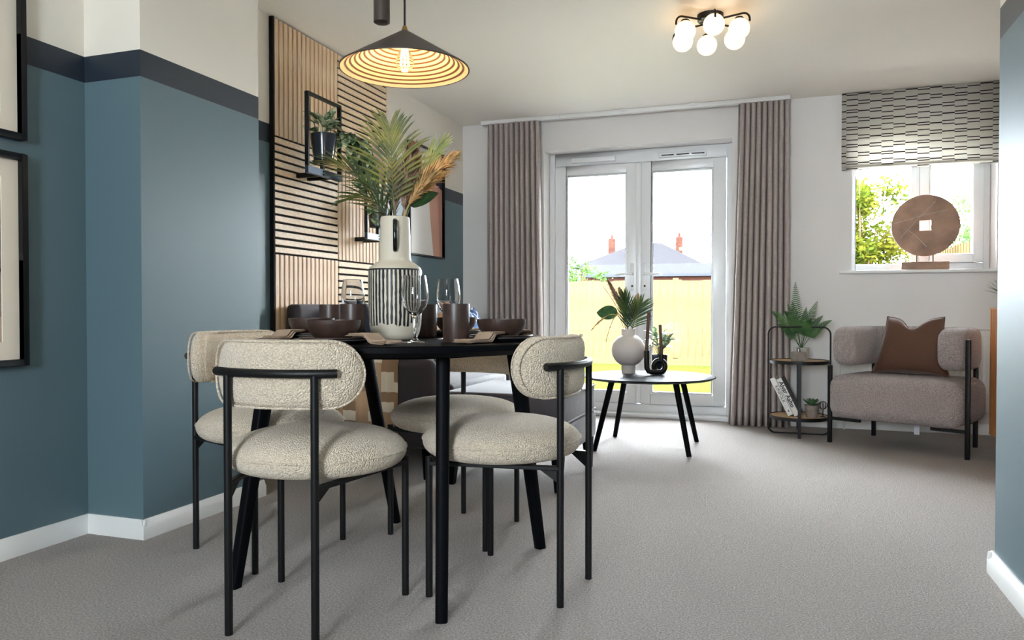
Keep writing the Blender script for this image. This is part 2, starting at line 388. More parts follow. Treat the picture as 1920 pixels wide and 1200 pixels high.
# blind: printed cloth
bm_ = mat('printed_blind_cloth', (236, 232, 224), .9, bump=(800, .2, .001)); nt = bm_.node_tree; b = nt.nodes['Principled BSDF']
g = nn(nt, 'ShaderNodeNewGeometry'); s = nn(nt, 'ShaderNodeSeparateXYZ'); nt.links.new(g.outputs['Position'], s.inputs[0])
def mth(op, a, bb=None):
    n = nn(nt, 'ShaderNodeMath', operation=op)
    for i, q in enumerate((a, bb)):
        if q is None: continue
        if isinstance(q, (int, float)): n.inputs[i].default_value = q
        else: nt.links.new(q, n.inputs[i])
    return n.outputs[0]
X, Z = s.outputs[0], s.outputs[2]
ci = mth('FLOOR', mth('DIVIDE', X, .074))                      # column index: offsets step every 5.75 cm
tri = mth('ABSOLUTE', mth('SUBTRACT', mth('FLOORED_MODULO', ci, 6.0), 3.0))   # 3..0..2
tri2 = mth('ABSOLUTE', mth('SUBTRACT', mth('FLOORED_MODULO', mth('ADD', ci, 3.0), 6.0), 3.0))
lines = []
for (t_, off, sg) in ((tri, 0.0, 1), (tri, .017, -1), (tri2, .060, 1), (tri2, .077, -1)):
    zz = mth('ADD', Z, mth('MULTIPLY', t_, .0095 * sg))
    fr = mth('FLOORED_MODULO', mth('ADD', zz, off), .120)
    lines.append(mth('LESS_THAN', fr, .0068))
ln = mth('MAXIMUM', mth('MAXIMUM', lines[0], lines[1]), mth('MAXIMUM', lines[2], lines[3]))
mx = nn(nt, 'ShaderNodeMix', data_type='RGBA'); mx.inputs[6].default_value = lin((236, 232, 224)); mx.inputs[7].default_value = lin((70, 62, 60))
nt.links.new(ln, mx.inputs[0]); nt.links.new(mx.outputs[2], b.inputs['Base Color'])
tl = nn(nt, 'ShaderNodeBsdfTranslucent'); nt.links.new(mx.outputs[2], tl.inputs[0]); ms_ = nn(nt, 'ShaderNodeMixShader'); ms_.inputs[0].default_value = .5
nt.links.new(b.outputs[0], ms_.inputs[1]); nt.links.new(tl.outputs[0], ms_.inputs[2]); nt.links.new(ms_.outputs[0], nt.nodes['Material Output'].inputs[0])
K['blind'] = bm_
rb = thing('roman_blind', 'white roman blind printed with broken dark lines, half lowered over the window', 'blind', (0, 0, 0))
obj('headrail', bx(.42, 1.44, 5.845, 5.878, 2.30, 2.343), 'white', rb)
prof = [(5.842, 2.343), (5.842, 2.20), (5.840, 2.0), (5.842, 1.872), (5.836, 1.862), (5.826, 1.845), (5.826, 1.828), (5.834, 1.823), (5.842, 1.84)]
mb = MB(); mb.grid(lambda u, v: (.414 + 1.036 * u, prof[round(v * 8)][0], prof[round(v * 8)][1]), 2, 9)
me = mb.mesh('cloth'); o = obj('blind_cloth', me, 'blind', rb)
sm = o.modifiers.new('thickness', 'SOLIDIFY'); sm.thickness = .002
mb = MB(); mb.grid(lambda u, v: (.416 + 1.032 * u, 5.834 + .006 * math.cos(v * PI), 1.805 + .035 * v), 2, 6)
o = obj('hem_fold', mb, 'blind', rb); o.modifiers.new('thickness', 'SOLIDIFY').thickness = .002

# ---------------------------------------------------------------- curtains and track
tr = thing('curtain_track', 'long slim white curtain track on the ceiling above the french doors', 'curtain track')
obj('rail', bx(-2.26, .075, 5.755, 5.80, H - .032, H - .001), 'white', tr, bevel=.003)
for x in (-1.62, -1.1, -.6): obj('bracket', bx(x - .02, x + .02, 5.74, 5.754, H - .02, H - .002), 'white', tr)
def curtain(label, x0, x1, b0, b1, n, seed, lead):
    c = thing('curtain', label, 'curtain', ((x0 + x1) / 2, 5.778, 0), 0, None)
    rr = random.Random(seed); ph = [rr.uniform(-.5, .5) for _ in range(n + 1)]; am = [rr.uniform(.75, 1.2) for _ in range(n + 1)]
    xc = (x0 + x1) / 2
    def fn(u, v):
        z = 2.3075 * (1 - v) + .006
        k = u * n; i = min(int(k), n - 1); f = k - i
        A = (am[i] * (1 - f) + am[i + 1] * f) * (.032 + .012 * v); p = (ph[i] * (1 - f) + ph[i + 1] * f) * min(1, v * 3)
        sn = math.sin(2 * PI * k + p * 1.2)
        y = A * (abs(sn) ** .7) * (1 if sn > 0 else -1)
        e0 = x0 + (b0 - x0) * v ** 1.3; e1 = x1 + (b1 - x1) * v ** 1.3
        x = e0 + (e1 - e0) * u + .008 * math.cos(2 * PI * k * 1.0 + p) * (1 if 0 < u < 1 else 0)
        return (x - xc, y - .03 * v, z)
    mb = MB().grid(fn, n * 22 + 1, 26)
    o = obj('drape', mb, 'curtain', c, ang=80); o.modifiers.new('thickness', 'SOLIDIFY').thickness = .003
    mb = MB().grid(lambda u, v: (lambda p: (p[0], p[1] - .004, 2.3135 - .075 * v))(fn(u, 0)), n * 22 + 1, 3)
    o = obj('heading_tape', mb, 'curtain', c, ang=80)
curtain('grey curtain drawn aside near the sofa end of the french doors', -2.205, -1.775, -2.19, -1.73, 10, 3, 1)
curtain('grey curtain drawn aside beside the round plant table and armchair', -.275, .066, -.335, .075, 9, 5, -1)

# ---------------------------------------------------------------- oak slat panels on the left wall
def slat_panel(y0, z1, vertical, label):
    S = .604; n = 15; p = S / n; wd = .0285
    t = thing('slat_panel', label, 'wall panel', (XL + .0005, y0, z1 - S))
    obj('felt_backing', bx(0, .009, 0.0005, S - .0005, 0.0005, S - .0005), 'felt', t)
    me = (bx(.0092, .021, 0, wd, .003, S - .003) if vertical else bx(.0092, .021, .003, S - .003, 0, wd)).mesh('slat', bevel=.0012, seg=1)
    for k in range(n):
        q = k * p + (p - wd) / 2
        obj('slat', me, 'slatv' if vertical else 'slat', t, (0, q, 0) if vertical else (0, 0, q))
Y0 = 3.335
for r_, z1 in enumerate((2.338, 1.733, 1.128)):
    nm = ('at the ceiling', 'in the middle row', 'behind the sofa back')[r_]
    slat_panel(Y0, z1, r_ % 2 == 0, 'square panel of %s oak slats %s, nearest the blue pier' % ('upright' if r_ % 2 == 0 else 'level', nm))
    slat_panel(Y0 + .606, z1, r_ % 2 == 1, 'square panel of %s oak slats %s, nearest the doors' % ('level' if r_ % 2 == 0 else 'upright', nm))
et = tag(obj('panel_edge_trim', bx(XL + .0005, XL + .024, Y0 - .0135, Y0 - .001, .525, 2.338), 'felt'), 'slim black upright edging strip beside the oak slat panels', 'trim strip')

# ---------------------------------------------------------------- framed art
def picture(name, label, cat, y0, y1, z0, z1, fw, dep, matw, paint):
    t = thing(name, label, cat, (XL + .001, (y0 + y1) / 2, z0)); h = (y1 - y0) / 2; hh = z1 - z0
    mb = MB()
    for (a, b2, c, d) in ((-h, -h + fw, 0, hh), (h - fw, h, 0, hh), (-h + fw, h - fw, 0, fw), (-h + fw, h - fw, hh - fw, hh)): mb.box(0, dep, a, b2, c, d)
    obj('picture_frame', mb, 'black', t, bevel=.0015, seg=1)
    if matw:
        mb = MB(); f2 = fw + matw
        for (a, b2, c, d) in ((-h + fw, -h + f2, fw, hh - fw), (h - f2, h - fw, fw, hh - fw), (-h + f2, h - f2, fw, f2), (-h + f2, h - f2, hh - f2, hh - fw)): mb.box(.008, .013, a, b2, c, d)
        obj('mat_board', mb, 'matboard', t)
    f2 = fw + matw; mb = MB(); mats = []
    def sx(u): return -h + f2 + u * (2 * h - 2 * f2)
    def sz(v): return f2 + v * (hh - 2 * f2)
    for i, (c, pts) in enumerate(paint):
        mb.cur = i; mats.append(mat('print_colour', c, .7)); x = .006 + i * .0004
        mb.add([(x, sx(u), sz(v)) for u, v in pts], [tuple(range(len(pts)))])
    obj('art_print', mb, mats, t, weld=False, flip=False)
full = [(0, 0), (1, 0), (1, 1), (0, 1)]
hill = lambda z0, a, ph, z1=0: [(0, z1), (1, z1)] + [(1 - i / 14, z0 + a * math.sin(ph + 5 * (1 - i / 14))) for i in range(15)]
picture('picture', 'black framed beige abstract print, the upper of two by the blue pier', 'picture', 1.40, 1.952, 1.42, 2.14, .022, .034, .06,
        [((214, 200, 188), full), ((176, 150, 132), hill(.62, .06, 0)), ((150, 128, 120), hill(.36, .08, 2)), ((196, 170, 150), hill(.16, .05, 1))])
picture('picture', 'black framed mauve landscape print, the lower of two by the blue pier', 'picture', 1.40, 1.952, .651, 1.372, .022, .034, .06,
        [((206, 186, 180), full), ((164, 142, 138), hill(.78, .05, 1)), ((130, 112, 112), hill(.6, .06, 3)), ((66, 58, 60), hill(.43, .02, 2)), ((150, 130, 124), hill(.41, .02, 2)), ((186, 160, 146), hill(.2, .05, 0))])
cv = lambda u0, a, ph, u1=1: [(u1, 0), (u1, 1)] + [(u0 + a * math.sin(ph + 3.2 * (1 - i / 16)), 1 - i / 16) for i in range(17)]
picture('picture', 'slim black framed abstract print of cream, pink and navy shapes beyond the slat panels', 'picture', 4.86, 5.457, 1.225, 2.027, .012, .028, 0,
        [((230, 226, 220), full), ((196, 150, 130), cv(.68, .09, 2.6)), ((176, 128, 112), cv(.86, .05, 1.4)), ((44, 48, 60), [(1, .66), (1, .97), (.8, .9), (.66, .72), (.8, .7)]), ((236, 214, 190), cv(.665, .09, 2.6, .67) if False else [(.1, .75), (.4, .7), (.45, .9), (.15, .93)])])

# ---------------------------------------------------------------- wall shelves with plants
def leaf_mesh(L, W, heart=.25, fold=.18, droop=.25, n=6):
    """pointed leaf along +Y from origin, folded on its midrib"""
    mb = MB(); vs = []; fs = []
    for i in range(n + 1):
        t = i / n; wv = W / 2 * (math.sin(PI * min(1, (t + heart) / (1 + heart))) ** .8) if i < n else 0
        if i == 0: wv *= .35
        y = L * t; z = -droop * L * t * t
        vs += [(-wv, y, z + fold * wv), (0, y, z), (wv, y, z + fold * wv)]
    for i in range(n):
        a = i * 3; fs += [(a, a + 1, a + 4, a + 3), (a + 1, a + 2, a + 5, a + 4)]
    mb.add(vs, fs); return mb.mesh('leaf', ang=70, flip=False)
def aim(d, roll=0):
    """euler that turns +Y to d"""
    q = V(d).normalized().to_track_quat('Y', 'Z'); m = q.to_matrix() @ Mx.Rotation(roll, 3, 'Y'); return m.to_euler()
def shelf(label, y0, z0, w_, h_, bits):
    t = thing('wall_shelf', label, 'shelf', (0, y0, z0)); a, f = -2.443, -2.285
    obj('bottom_bar', bx(f - .022, f, .0, w_, -.03, .008), 'steel', t, bevel=.001, seg=1)
    for yy in (0, w_ - .012): obj('upright', bx(f - .022, f - .0005, yy, yy + .012, .0085, h_), 'black', t)
    obj('top_bar', bx(f - .022, f - .0005, .012, w_ - .012, h_ - .014, h_), 'black', t)
    for yy in (.12, .22): obj('bracket_arm', bx(a + .001, f - .0225, yy, yy + .02, -.03, -.006), 'black', t)
    obj('strut', bx(f - .016, f + .002, w_ * .5 - .03, w_ * .5 - .012, .0085, .052), 'black', t)
    tr2 = obj('pot_tray', MB().lathe([(0, .052), (.058, .052), (.060, .056), (0, .056)], 32, (f - .012, w_ / 2, 0)), 'black', t)
    for zz in (-.02, -.002): obj('bolt', MB().tube([(f, w_ * .5 - .021, zz), (f + .004, w_ * .5 - .021, zz)], .0045, 8), 'black', t)
shelf('black metal box shelf holding the trailing plant, near the ceiling', 3.40, 1.575, .32, .39, 1)
shelf('black metal box shelf lower on the slats, behind the tall striped vase', 4.00, 1.285, .32, .39, 1)
# trailing plant
tp = thing('trailing_plant', 'variegated trailing plant in a glossy dark pot on the upper wall shelf', 'plant', (-2.297, 3.56, 1.6315))
obj('pot', MB().shell([(.052, 0), (.068, .11), (.070, .142), (.066, .142), (.063, .11), (.048, .008)], 36).lathe([(0.0, 0.001), (.052, 0.001)], 36), 'pot', tp)
obj('soil', MB().lathe([(0, .128), (.063, .126)], 24), 'soil', tp)
lm = [leaf_mesh(.085, .052, .22, .25, .3), leaf_mesh(.07, .046, .2, .3, .45), leaf_mesh(.06, .036, .2, .2, .3)]
def leafy(par, mname, n, base, spread, zr, seed, sc_=1, zmin=None, shrink=1):
    rr = random.Random(seed)
    for i in range(n):
        a = rr.uniform(0, 2 * PI); r0 = rr.uniform(0, .4) * spread; el = rr.uniform(.15, 1.2)
        p = V(base) + V((math.cos(a) * r0 * shrink, math.sin(a) * r0, rr.uniform(0, zr)))
        d = V((math.cos(a) * math.cos(el) * shrink, math.sin(a) * math.cos(el), math.sin(el)))
        q = p + d * rr.uniform(.02, .05)
        if True:
            o = obj('leaf', lm[i % 3], mname, par, q, aim(d, rr.uniform(-.5, .5))); o.scale = (sc_,) * 3
            obj('leaf_stem', MB().tube([V(base) + V((0, 0, -.01)), p, q], .0012, 5), mname, par)
leafy(tp, 'vari', 26, (0, 0, .14), .12, .06, 11, 1.0, shrink=.55)
vines = [bez((.02, .05, .15), (.10, .22, .22), (.09, .36, -.02), 11), bez((.02, .06, .15), (.07, .22, .17), (.08, .30, -.06), 9), bez((.01, .05, .15), (.09, .16, .16), (.08, .24, -.12), 9),
         bez((.02, .06, .15), (.11, .30, .20), (.11, .33, -.27), 14), bez((.03, .05, .15), (.12, .2, .2), (.12, .30, .04), 9)]
for vi, vp in enumerate(vines):
    obj('vine', MB().tube(vp, .0018, 6), 'leaf', tp)
    rr = random.Random(vi)
    for k in range(2, len(vp)):
        for sgn in (-1, 1):
            d = V((rr.uniform(.1, .6), sgn * rr.uniform(.3, .9), rr.uniform(-.9, .2)))
            obj('leaf', lm[(k + vi) % 3], 'vari', tp, vp[k], aim(d, rr.uniform(-.7, .7))).scale = (1.12,) * 3
p2 = thing('shelf_pot', 'dark cylindrical plant pot on the lower wall shelf behind the vase', 'plant pot', (-2.297, 4.16, 1.3415))
obj('pot', MB().shell([(.058, 0), (.066, .13), (.062, .13), (.054, .008)], 32).lathe([(0, .001), (.058, .001)], 32), 'slate', p2)
obj('soil', MB().lathe([(0, .115), (.060, .114)], 24), 'soil', p2)
for k in range(9):
    a = k * 2.4; d = V((.5 * math.cos(a), math.sin(a), .9)); obj('leaf', lm[k % 3], 'leaf', p2, V((0, 0, .112)) + d * .02, aim(d, .2))

# ---------------------------------------------------------------- dining table
TC = V((-1.16, 2.27, 0)); TZ = .746; TR = .505
t = thing('dining_table', 'round black dining table on splayed blade legs, laid for four', 'table', TC)
obj('tabletop', MB().lathe([(0, TZ - .032), (TR - .018, TZ - .032), (TR, TZ - .018), (TR, TZ - .004), (TR - .004, TZ), (0, TZ)], 96), 'tblack', t, ang=30)
obj('apron_ring', MB().shell([(.24, TZ - .05), (.27, TZ - .05), (.27, TZ - .0325), (.24, TZ - .0325)], 64), 'tblack', t)
LEGS = [(-.856, 1.889, -.900, 2.000), (-.79, 2.585, -.850, 2.480), (-1.552, 1.912, -1.528, 2.068), (-1.425, 2.71, -1.425, 2.47)]   # foot x, y, head x, y
for (x, y, hx_, hy_) in LEGS:
    bpt = V((x, y, 0)) - TC; bpt.z = 0; tp_ = V((hx_, hy_, 0)) - TC; dr = (bpt - tp_).normalized(); tn = V((-dr.y, dr.x, 0))
    mb = MB(); N = 16
    def ring(c, a, b2):
        out = []
        for k in range(N):
            th = 2 * PI * k / N; cx, sx_ = math.cos(th), math.sin(th)
            out.append(c + dr * a * math.copysign(abs(cx) ** .55, cx) + tn * b2 * math.copysign(abs(sx_) ** .55, sx_))
        return out
    vs_ = ring(bpt, .018, .017) + ring(tp_ + V((0, 0, TZ - .032)), .030, .020)
    mb.add(vs_, [tuple(range(N))[::-1], tuple(range(N, 2 * N))] + [(k, (k + 1) % N, N + (k + 1) % N, N + k) for k in range(N)])
    obj('leg', mb, 'tblack', t, bevel=0, ang=50)

# ---------------------------------------------------------------- dining chairs
def stadium(hw, hh, n=48, e=None):
    out = []
    for k in range(n):
        a = 2 * PI * k / n; c, s_ = math.cos(a), math.sin(a)
        cx = hw - hh
        # walk a stadium by arc-length-ish mapping
        out.append(None)
    per = 4 * cx + 2 * PI * hh; pts = []
    for k in range(n):
        d = per * k / n
        if d < cx: pts.append((d, -hh))
        elif d < cx + PI * hh:
            a = (d - cx) / hh - PI / 2; pts.append((cx + hh * math.cos(a), hh * math.sin(a)))
        elif d < 3 * cx + PI * hh: pts.append((cx - (d - cx - PI * hh), hh))
        elif d < 3 * cx + 2 * PI * hh:
            a = (d - 3 * cx - PI * hh) / hh + PI / 2; pts.append((-cx + hh * math.cos(a), hh * math.sin(a)))
        else: pts.append((-cx + (d - 3 * cx - 2 * PI * hh), -hh))
    return pts
def pad(hw, hh, T, fmap, n=80, pw=6):
    """cushion-edged pad: outline in (s,z), thickness T, mapped to 3-D by fmap(s,z,t)"""
    ol = stadium(hw, hh, n); ks = [0, .3, .55, .72, .84, .91, .955, .985, 1.0]
    mb = MB(); vs_ = []; fs = []
    rings = [(k, T / 2 * (1 - k ** pw) ** .5 if k < 1 else 0) for k in ks]
    rings = rings + [(k, -q) for k, q in reversed(rings[:-1])]
    for (k, q) in rings:
        for (s_, z) in ol: vs_.append(fmap(s_ * (k if abs(k - 1) > 1e-9 else 1), z * k, q))
    m_ = len(rings)
    for i in range(m_ - 1):
        for j in range(n): fs.append((i * n + j, i * n + (j + 1) % n, (i + 1) * n + (j + 1) % n, (i + 1) * n + j))
    mb.add(vs_, fs); return mb
BC = V((0, .076, 0))
def bmap(s_, z, q, Rm=.292, zc=.678):
    a = s_ / Rm; r_ = Rm - q
    return (BC.x + r_ * math.sin(a), BC.y - r_ * math.cos(a), zc + z)
def make_chair(label):
    t = thing('dining_chair', label, 'chair', (0, 0, 0), 0, 'boucle chairs around the dining table')
    sp_ = [(0, .402), (.15, .402)]
    for k in range(1, 12):
        a = -PI / 2 + PI / 2 * k / 11; sp_.append((.19 + .061 * math.cos(a) ** .8, .446 + .044 * math.sin(a)))
    for k in range(1, 17):
        a = PI / 2 * k / 16; sp_.append((.251 * max(0, math.cos(a)) ** .62, .446 + .066 * math.sin(a) ** 1.05))
    st = obj('seat', MB().lathe(sp_, 72, (0, 0, 0), 1.0, .97), 'boucle', t, ang=60)
    obj('piping', MB().tube([(.2505 * math.cos(a), .243 * math.sin(a), .452) for a in [2 * PI * k / 64 for k in range(64)]], .0035, 6, True), 'boucle', st)
    bk_ = obj('backrest', pad(.232, .088, .072, bmap), 'boucle', t, ang=60)
    for q in (-.027, .027):
        ol = stadium(.232 * .965, .088 * .965, 72)
        obj('piping', MB().tube([bmap(s_, z, q) for s_, z in ol], .003, 6, True), 'boucle', bk_)
    rl = obj('back_rail', MB().tube([(.34 * math.sin(a), BC.y - .34 * math.cos(a), .683) for a in [-.54 + 1.08 * k / 20 for k in range(21)]], .0115, 12), 'black', t)
    for sgn in (-1, 1):
        obj('leg', MB().tube([(sgn * .125, -.24, 0), (sgn * .125, -.24, .68)], .0105, 14), 'black', t)
        obj('leg', MB().tube([(sgn * .207, .14, 0), (sgn * .207, .14, .412)], .0105, 14), 'black', t)
    fr_ = MB(); fr_.box(-.207, .207, .130, .150, .388, .4005)
    for sgn in (-1, 1):
        m_ = Mx.Translation((sgn * .166, -.05, 0)) @ Mx.Rotation(sgn * -.213, 4, 'Z'); fr_.box(-.009, .009, -.195, .195, .388, .4005, m_)
    obj('seat_frame', fr_, 'black', t, bevel=.002, seg=1)
    for sgn in (-1, 1):
        obj('gusset', MB().prism([(-.232, .3995), (-.165, .3995), (-.232, .352)], lambda p, e: (sgn * (.122 - (p[0] + .24) * -.2) + (.003 if e else -.003), p[0], p[1])), 'black', t)
    return t
def put(o, rear, fwd):
    f = V((fwd[0], fwd[1], 0)).normalized(); c = V((rear[0], rear[1], 0)) + f * .24
    o.location = c; o.rotation_euler = (0, 0, math.atan2(-f.x, f.y))
c1 = make_chair('cream boucle dining chair with its back rail turned to the open carpet, opposite the sofa')
spots = [((-1.218, 1.640), (-.07, 1), None),
         ((-.568, 2.215), (-1, .09), 'cream boucle dining chair on the table side facing the blue pier'),
         ((-1.912, 2.305), (.985, -.17), 'cream boucle dining chair standing between the table and the blue pier'),
         ((-1.10, 2.90), (-.17, -.985), 'cream boucle dining chair on the far table side, in front of the sofa')]
for i, (rear, fwd, lb) in enumerate(spots):
    o = c1 if i == 0 else copy_tree(c1)
    put(o, rear, fwd)
    if lb: o['label'] = lb

# ---------------------------------------------------------------- table setting
E0 = 'chair backed by open carpet'; E1 = 'chair facing the pier'; E2 = 'chair beside the pier'; E3 = 'chair by the sofa'
def plate_set(x, y, who):
    z = TZ + .0005
    tag(obj('dinner_plate', MB().shell([(0.0, 0), (.085, 0), (.115, .011), (.114, .014), (.084, .004), (0, .004)], 48), 'slate', None, (x, y, z)), 'charcoal dinner plate at the place of the ' + who, 'plate', 'dinner plates on the round table')
    tag(obj('side_plate', MB().shell([(0.0, 0), (.072, 0), (.098, .010), (.097, .0125), (.071, .004), (0, .004)], 48), 'brown', None, (x, y, z + .0065)), 'brown plate stacked on the dinner plate for the ' + who, 'plate', 'side plates on the round table')
    prof = [(0, 0), (.034, 0)] + [(.034 + .043 * math.sin(a), .056 * (1 - math.cos(a)) ** .9) for a in [PI / 2 * k / 10 for k in range(1, 11)]]
    inn = [(max(0, r_ - .004), zz + .004 if zz < .05 else zz) for r_, zz in reversed(prof[1:])] + [(0, .004)]
    tag(obj('bowl', MB().shell(prof + inn, 56), 'brown', None, (x, y, z + .0108)), 'dark brown bowl on the plates for the ' + who, 'bowl', 'bowls on the round table')
SET = [(-1.205, 1.915, E0), (-.812, 2.245, E1), (-1.505, 2.255, E2), (-1.13, 2.625, E3)]
for a in SET: plate_set(*a)
mugp = [(0, 0), (.037, 0), (.039, .006), (.041, .112), (.0405, .114), (.038, .112), (.036, .008), (0, .006)]
for (x, y, who) in ((-1.268, 2.128, 'striped vase, on its slat panel side'), (-.905, 2.105, 'front wine glass and the ' + E1), (-1.545, 2.435, 'place of the ' + E2), (-1.172, 2.455, 'place of the ' + E3)):
    tag(obj('beaker', MB().shell(mugp, 40), 'brown', None, (x, y, TZ + .0005)), 'tall dark brown beaker beside the ' + who, 'cup', 'beakers on the round table')
gp = [(0, 0), (.033, 0), (.033, .0015), (.012, .006), (.0045, .014), (.0038, .03), (.0038, .068), (.008, .078), (.020, .090), (.030, .106), (.0355, .128), (.0350, .150), (.0315, .178), (.0285, .196),
      (.0275, .196), (.0303, .178), (.0338, .150), (.0343, .128), (.0288, .107), (.018, .092), (.005, .082), (0, .0805)]
for (x, y, who) in ((-1.0, 2.024, 'in front of the striped vase, clear of the beakers'), (-1.335, 2.24, 'against the slat panels, behind a beaker'), (-1.016, 2.30, 'against the blue wall, behind a beaker')):
    tag(obj('wine_glass', MB().shell([(r_ * 1.1, zz_) for r_, zz_ in gp], 48), 'wine', None, (x, y, TZ + .0005), ang=60), 'clear stemmed wine glass standing ' + who, 'wine glass', 'wine glasses on the round table')
def napkin(p0, d, label, L=.20, hw=.036, drop=True):
    d = V((d[0], d[1], 0)).normalized(); n_ = V((-d.y, d.x, 0)); p0 = V((p0[0], p0[1], 0))
    def hgt(u):
        s_ = u * L
        if drop: k = max(0, min(1, (s_ - .054) / .03)); k = k * k * (3 - 2 * k); return TZ + .0255 * (1 - k) + .0052 * k
        return TZ + .0052
    mb = MB()
    for j in range(3):
        mb.grid(lambda u, v: p0 + d * (u * L + .004 * j) + n_ * ((v - .5) * 2 * hw * (.86 + .14 * u) + .006 * math.sin(3 * u + j)) + V((0, 0, hgt(u) + j * .003 + .0022 * math.sin(9 * v + 5 * u + j) * u)), 22, 12)
    t = thing('napkin', label, 'napkin', (0, 0, 0), 0, 'linen napkins on the round table')
    o = obj('cloth', mb, 'linen', t, ang=60, weld=False); o.modifiers.new('thickness', 'SOLIDIFY').thickness = .0016
    fr_ = MB(); e = p0 + d * (L + .004)
    for k in range(70):
        q = e + n_ * ((k / 69 - .5) * 2 * hw) + V((0, 0, hgt(1) + (k % 3) * .003)); a = R.uniform(-.5, .5)
        fr_.tube([q - d * .006, q + d * .006, q + d * .014 + n_ * .004 * a + V((0, 0, -.001 - (k % 3) * .0015))], .0007, 4)
    tag(obj('fringe', fr_, 'linen', t, weld=False), kind='stuff')
napkin((-1.139, 1.905), (.95, -.05), 'beige fringed napkin trailing from the plates of the ' + E0, .125, .04)
napkin((-.800, 2.178), (-.22, -1), 'beige fringed napkin lying beside the beaker of the ' + E1, .17, .030)
napkin((-.800, 2.311), (.18, 1), 'beige fringed napkin trailing off the plates of the ' + E1 + ', towards the doors', .115, .032)
napkin((-1.512, 2.188), (-.1, -1), 'pale napkin trailing from the plates of the ' + E2, .115, .034)

# big striped vase
VP = V((-1.165, 2.215, TZ + .0005))
vz = thing('striped_vase', 'tall cream stoneware vase with black brushed stripes and black handles on the dining table', 'vase', VP)
sm_ = mat('striped_stoneware', (212, 202, 182), .5, bump=(60, .15, .004)); nt = sm_.node_tree; b = nt.nodes['Principled BSDF']
tc = nn(nt, 'ShaderNodeTexCoord'); s = nn(nt, 'ShaderNodeSeparateXYZ'); nt.links.new(tc.outputs['Object'], s.inputs[0])
ang_ = mth('ARCTAN2', s.outputs[1], s.outputs[0])
nz = nn(nt, 'ShaderNodeTexNoise'); nz.inputs['Scale'].default_value = 22; nt.links.new(tc.outputs['Object'], nz.inputs[0])
wob = mth('MULTIPLY', mth('SUBTRACT', nz.outputs['Fac'], .5), 1.3)
sn = mth('SINE', mth('ADD', mth('MULTIPLY', ang_, 40.0), wob))
nz2 = nn(nt, 'ShaderNodeTexNoise'); nz2.inputs['Scale'].default_value = 55; nt.links.new(tc.outputs['Object'], nz2.inputs[0])
strp = mth('GREATER_THAN', mth('ADD', sn, mth('MULTIPLY', mth('SUBTRACT', nz2.outputs['Fac'], .5), 1.6)), -.12)
lo = mth('GREATER_THAN', mth('ADD', s.outputs[2], mth('MULTIPLY', mth('SUBTRACT', nz2.outputs['Fac'], .5), .05)), .048); hi = mth('LESS_THAN', s.outputs[2], .226)
band = mth('GREATER_THAN', s.outputs[2], .221)
ink = mth('MULTIPLY', mth('MULTIPLY', mth('MAXIMUM', strp, band), lo), hi)
mx = nn(nt, 'ShaderNodeMix', data_type='RGBA'); mx.inputs[6].default_value = lin((212, 202, 182)); mx.inputs[7].default_value = lin((26, 28, 36))
nt.links.new(ink, mx.inputs[0]); nt.links.new(mx.outputs[2], b.inputs['Base Color'])
K['vstripe'] = sm_
obj('body', MB().shell([(0, 0), (.062, 0), (.070, .005), (.077, .020), (.083, .05), (.0855, .10), (.086, .18), (.0855, .222), (.081, .232), (.066, .243), (.054, .250), (.0500, .260), (.049, .33), (.0465, .388), (.0445, .393), (.042, .388), (.043, .27), (.05, .25), (.078, .22), (.078, .05), (.05, .012), (0, .01)], 64), 'vstripe', vz, ang=45)
vd = (V((0, 0, 0)) - VP); va = math.atan2(vd.y, vd.x)
for k in (0, 1):
    a = va + k * PI; d = V((math.cos(a), math.sin(a), 0))
    pts = [d * .046 + V((0, 0, .378)), d * .060 + V((0, 0, .374)), d * .066 + V((0, 0, .355)), d * .067 + V((0, 0, .325)), d * .064 + V((0, 0, .298)), d * .058 + V((0, 0, .286)), d * .047 + V((0, 0, .284))]
    obj('handle', MB().tube(pts, [.007, .0075, .007, .0068, .0068, .0066, .007], 12), 'glaze', vz)
# arrangement: built in vase frame; rr = camera-right, ff = away from camera
rr_ = V((math.cos(rad(19.1)), math.sin(rad(19.1)), 0)); ff_ = V((-math.sin(rad(19.1)), math.cos(rad(19.1)), 0)); uu_ = V((0, 0, 1))
def W3(a, b2, c): return rr_ * a + ff_ * b2 + uu_ * c      # right, away, up in metres
def blade(mb, p0, d, up, L, W, droop, n=6):
    d = V(d).normalized(); side = d.cross(V(up)).normalized(); nrm = side.cross(d); vs_ = []; fs = []
    for i in range(n + 1):
        t = i / n; c = V(p0) + d * (L * t) - V((0, 0, 1)) * droop * L * t * t
        wv = W / 2 * (math.sin(PI * (t * .82 + .18)) ** .7 if i < n else 0)
        vs_ += [c - side * wv + nrm * wv * .35, c, c + side * wv + nrm * wv * .35]
    for i in range(n): a = i * 3; fs += [(a, a + 1, a + 4, a + 3), (a + 1, a + 2, a + 5, a + 4)]
    mb.add(vs_, fs)
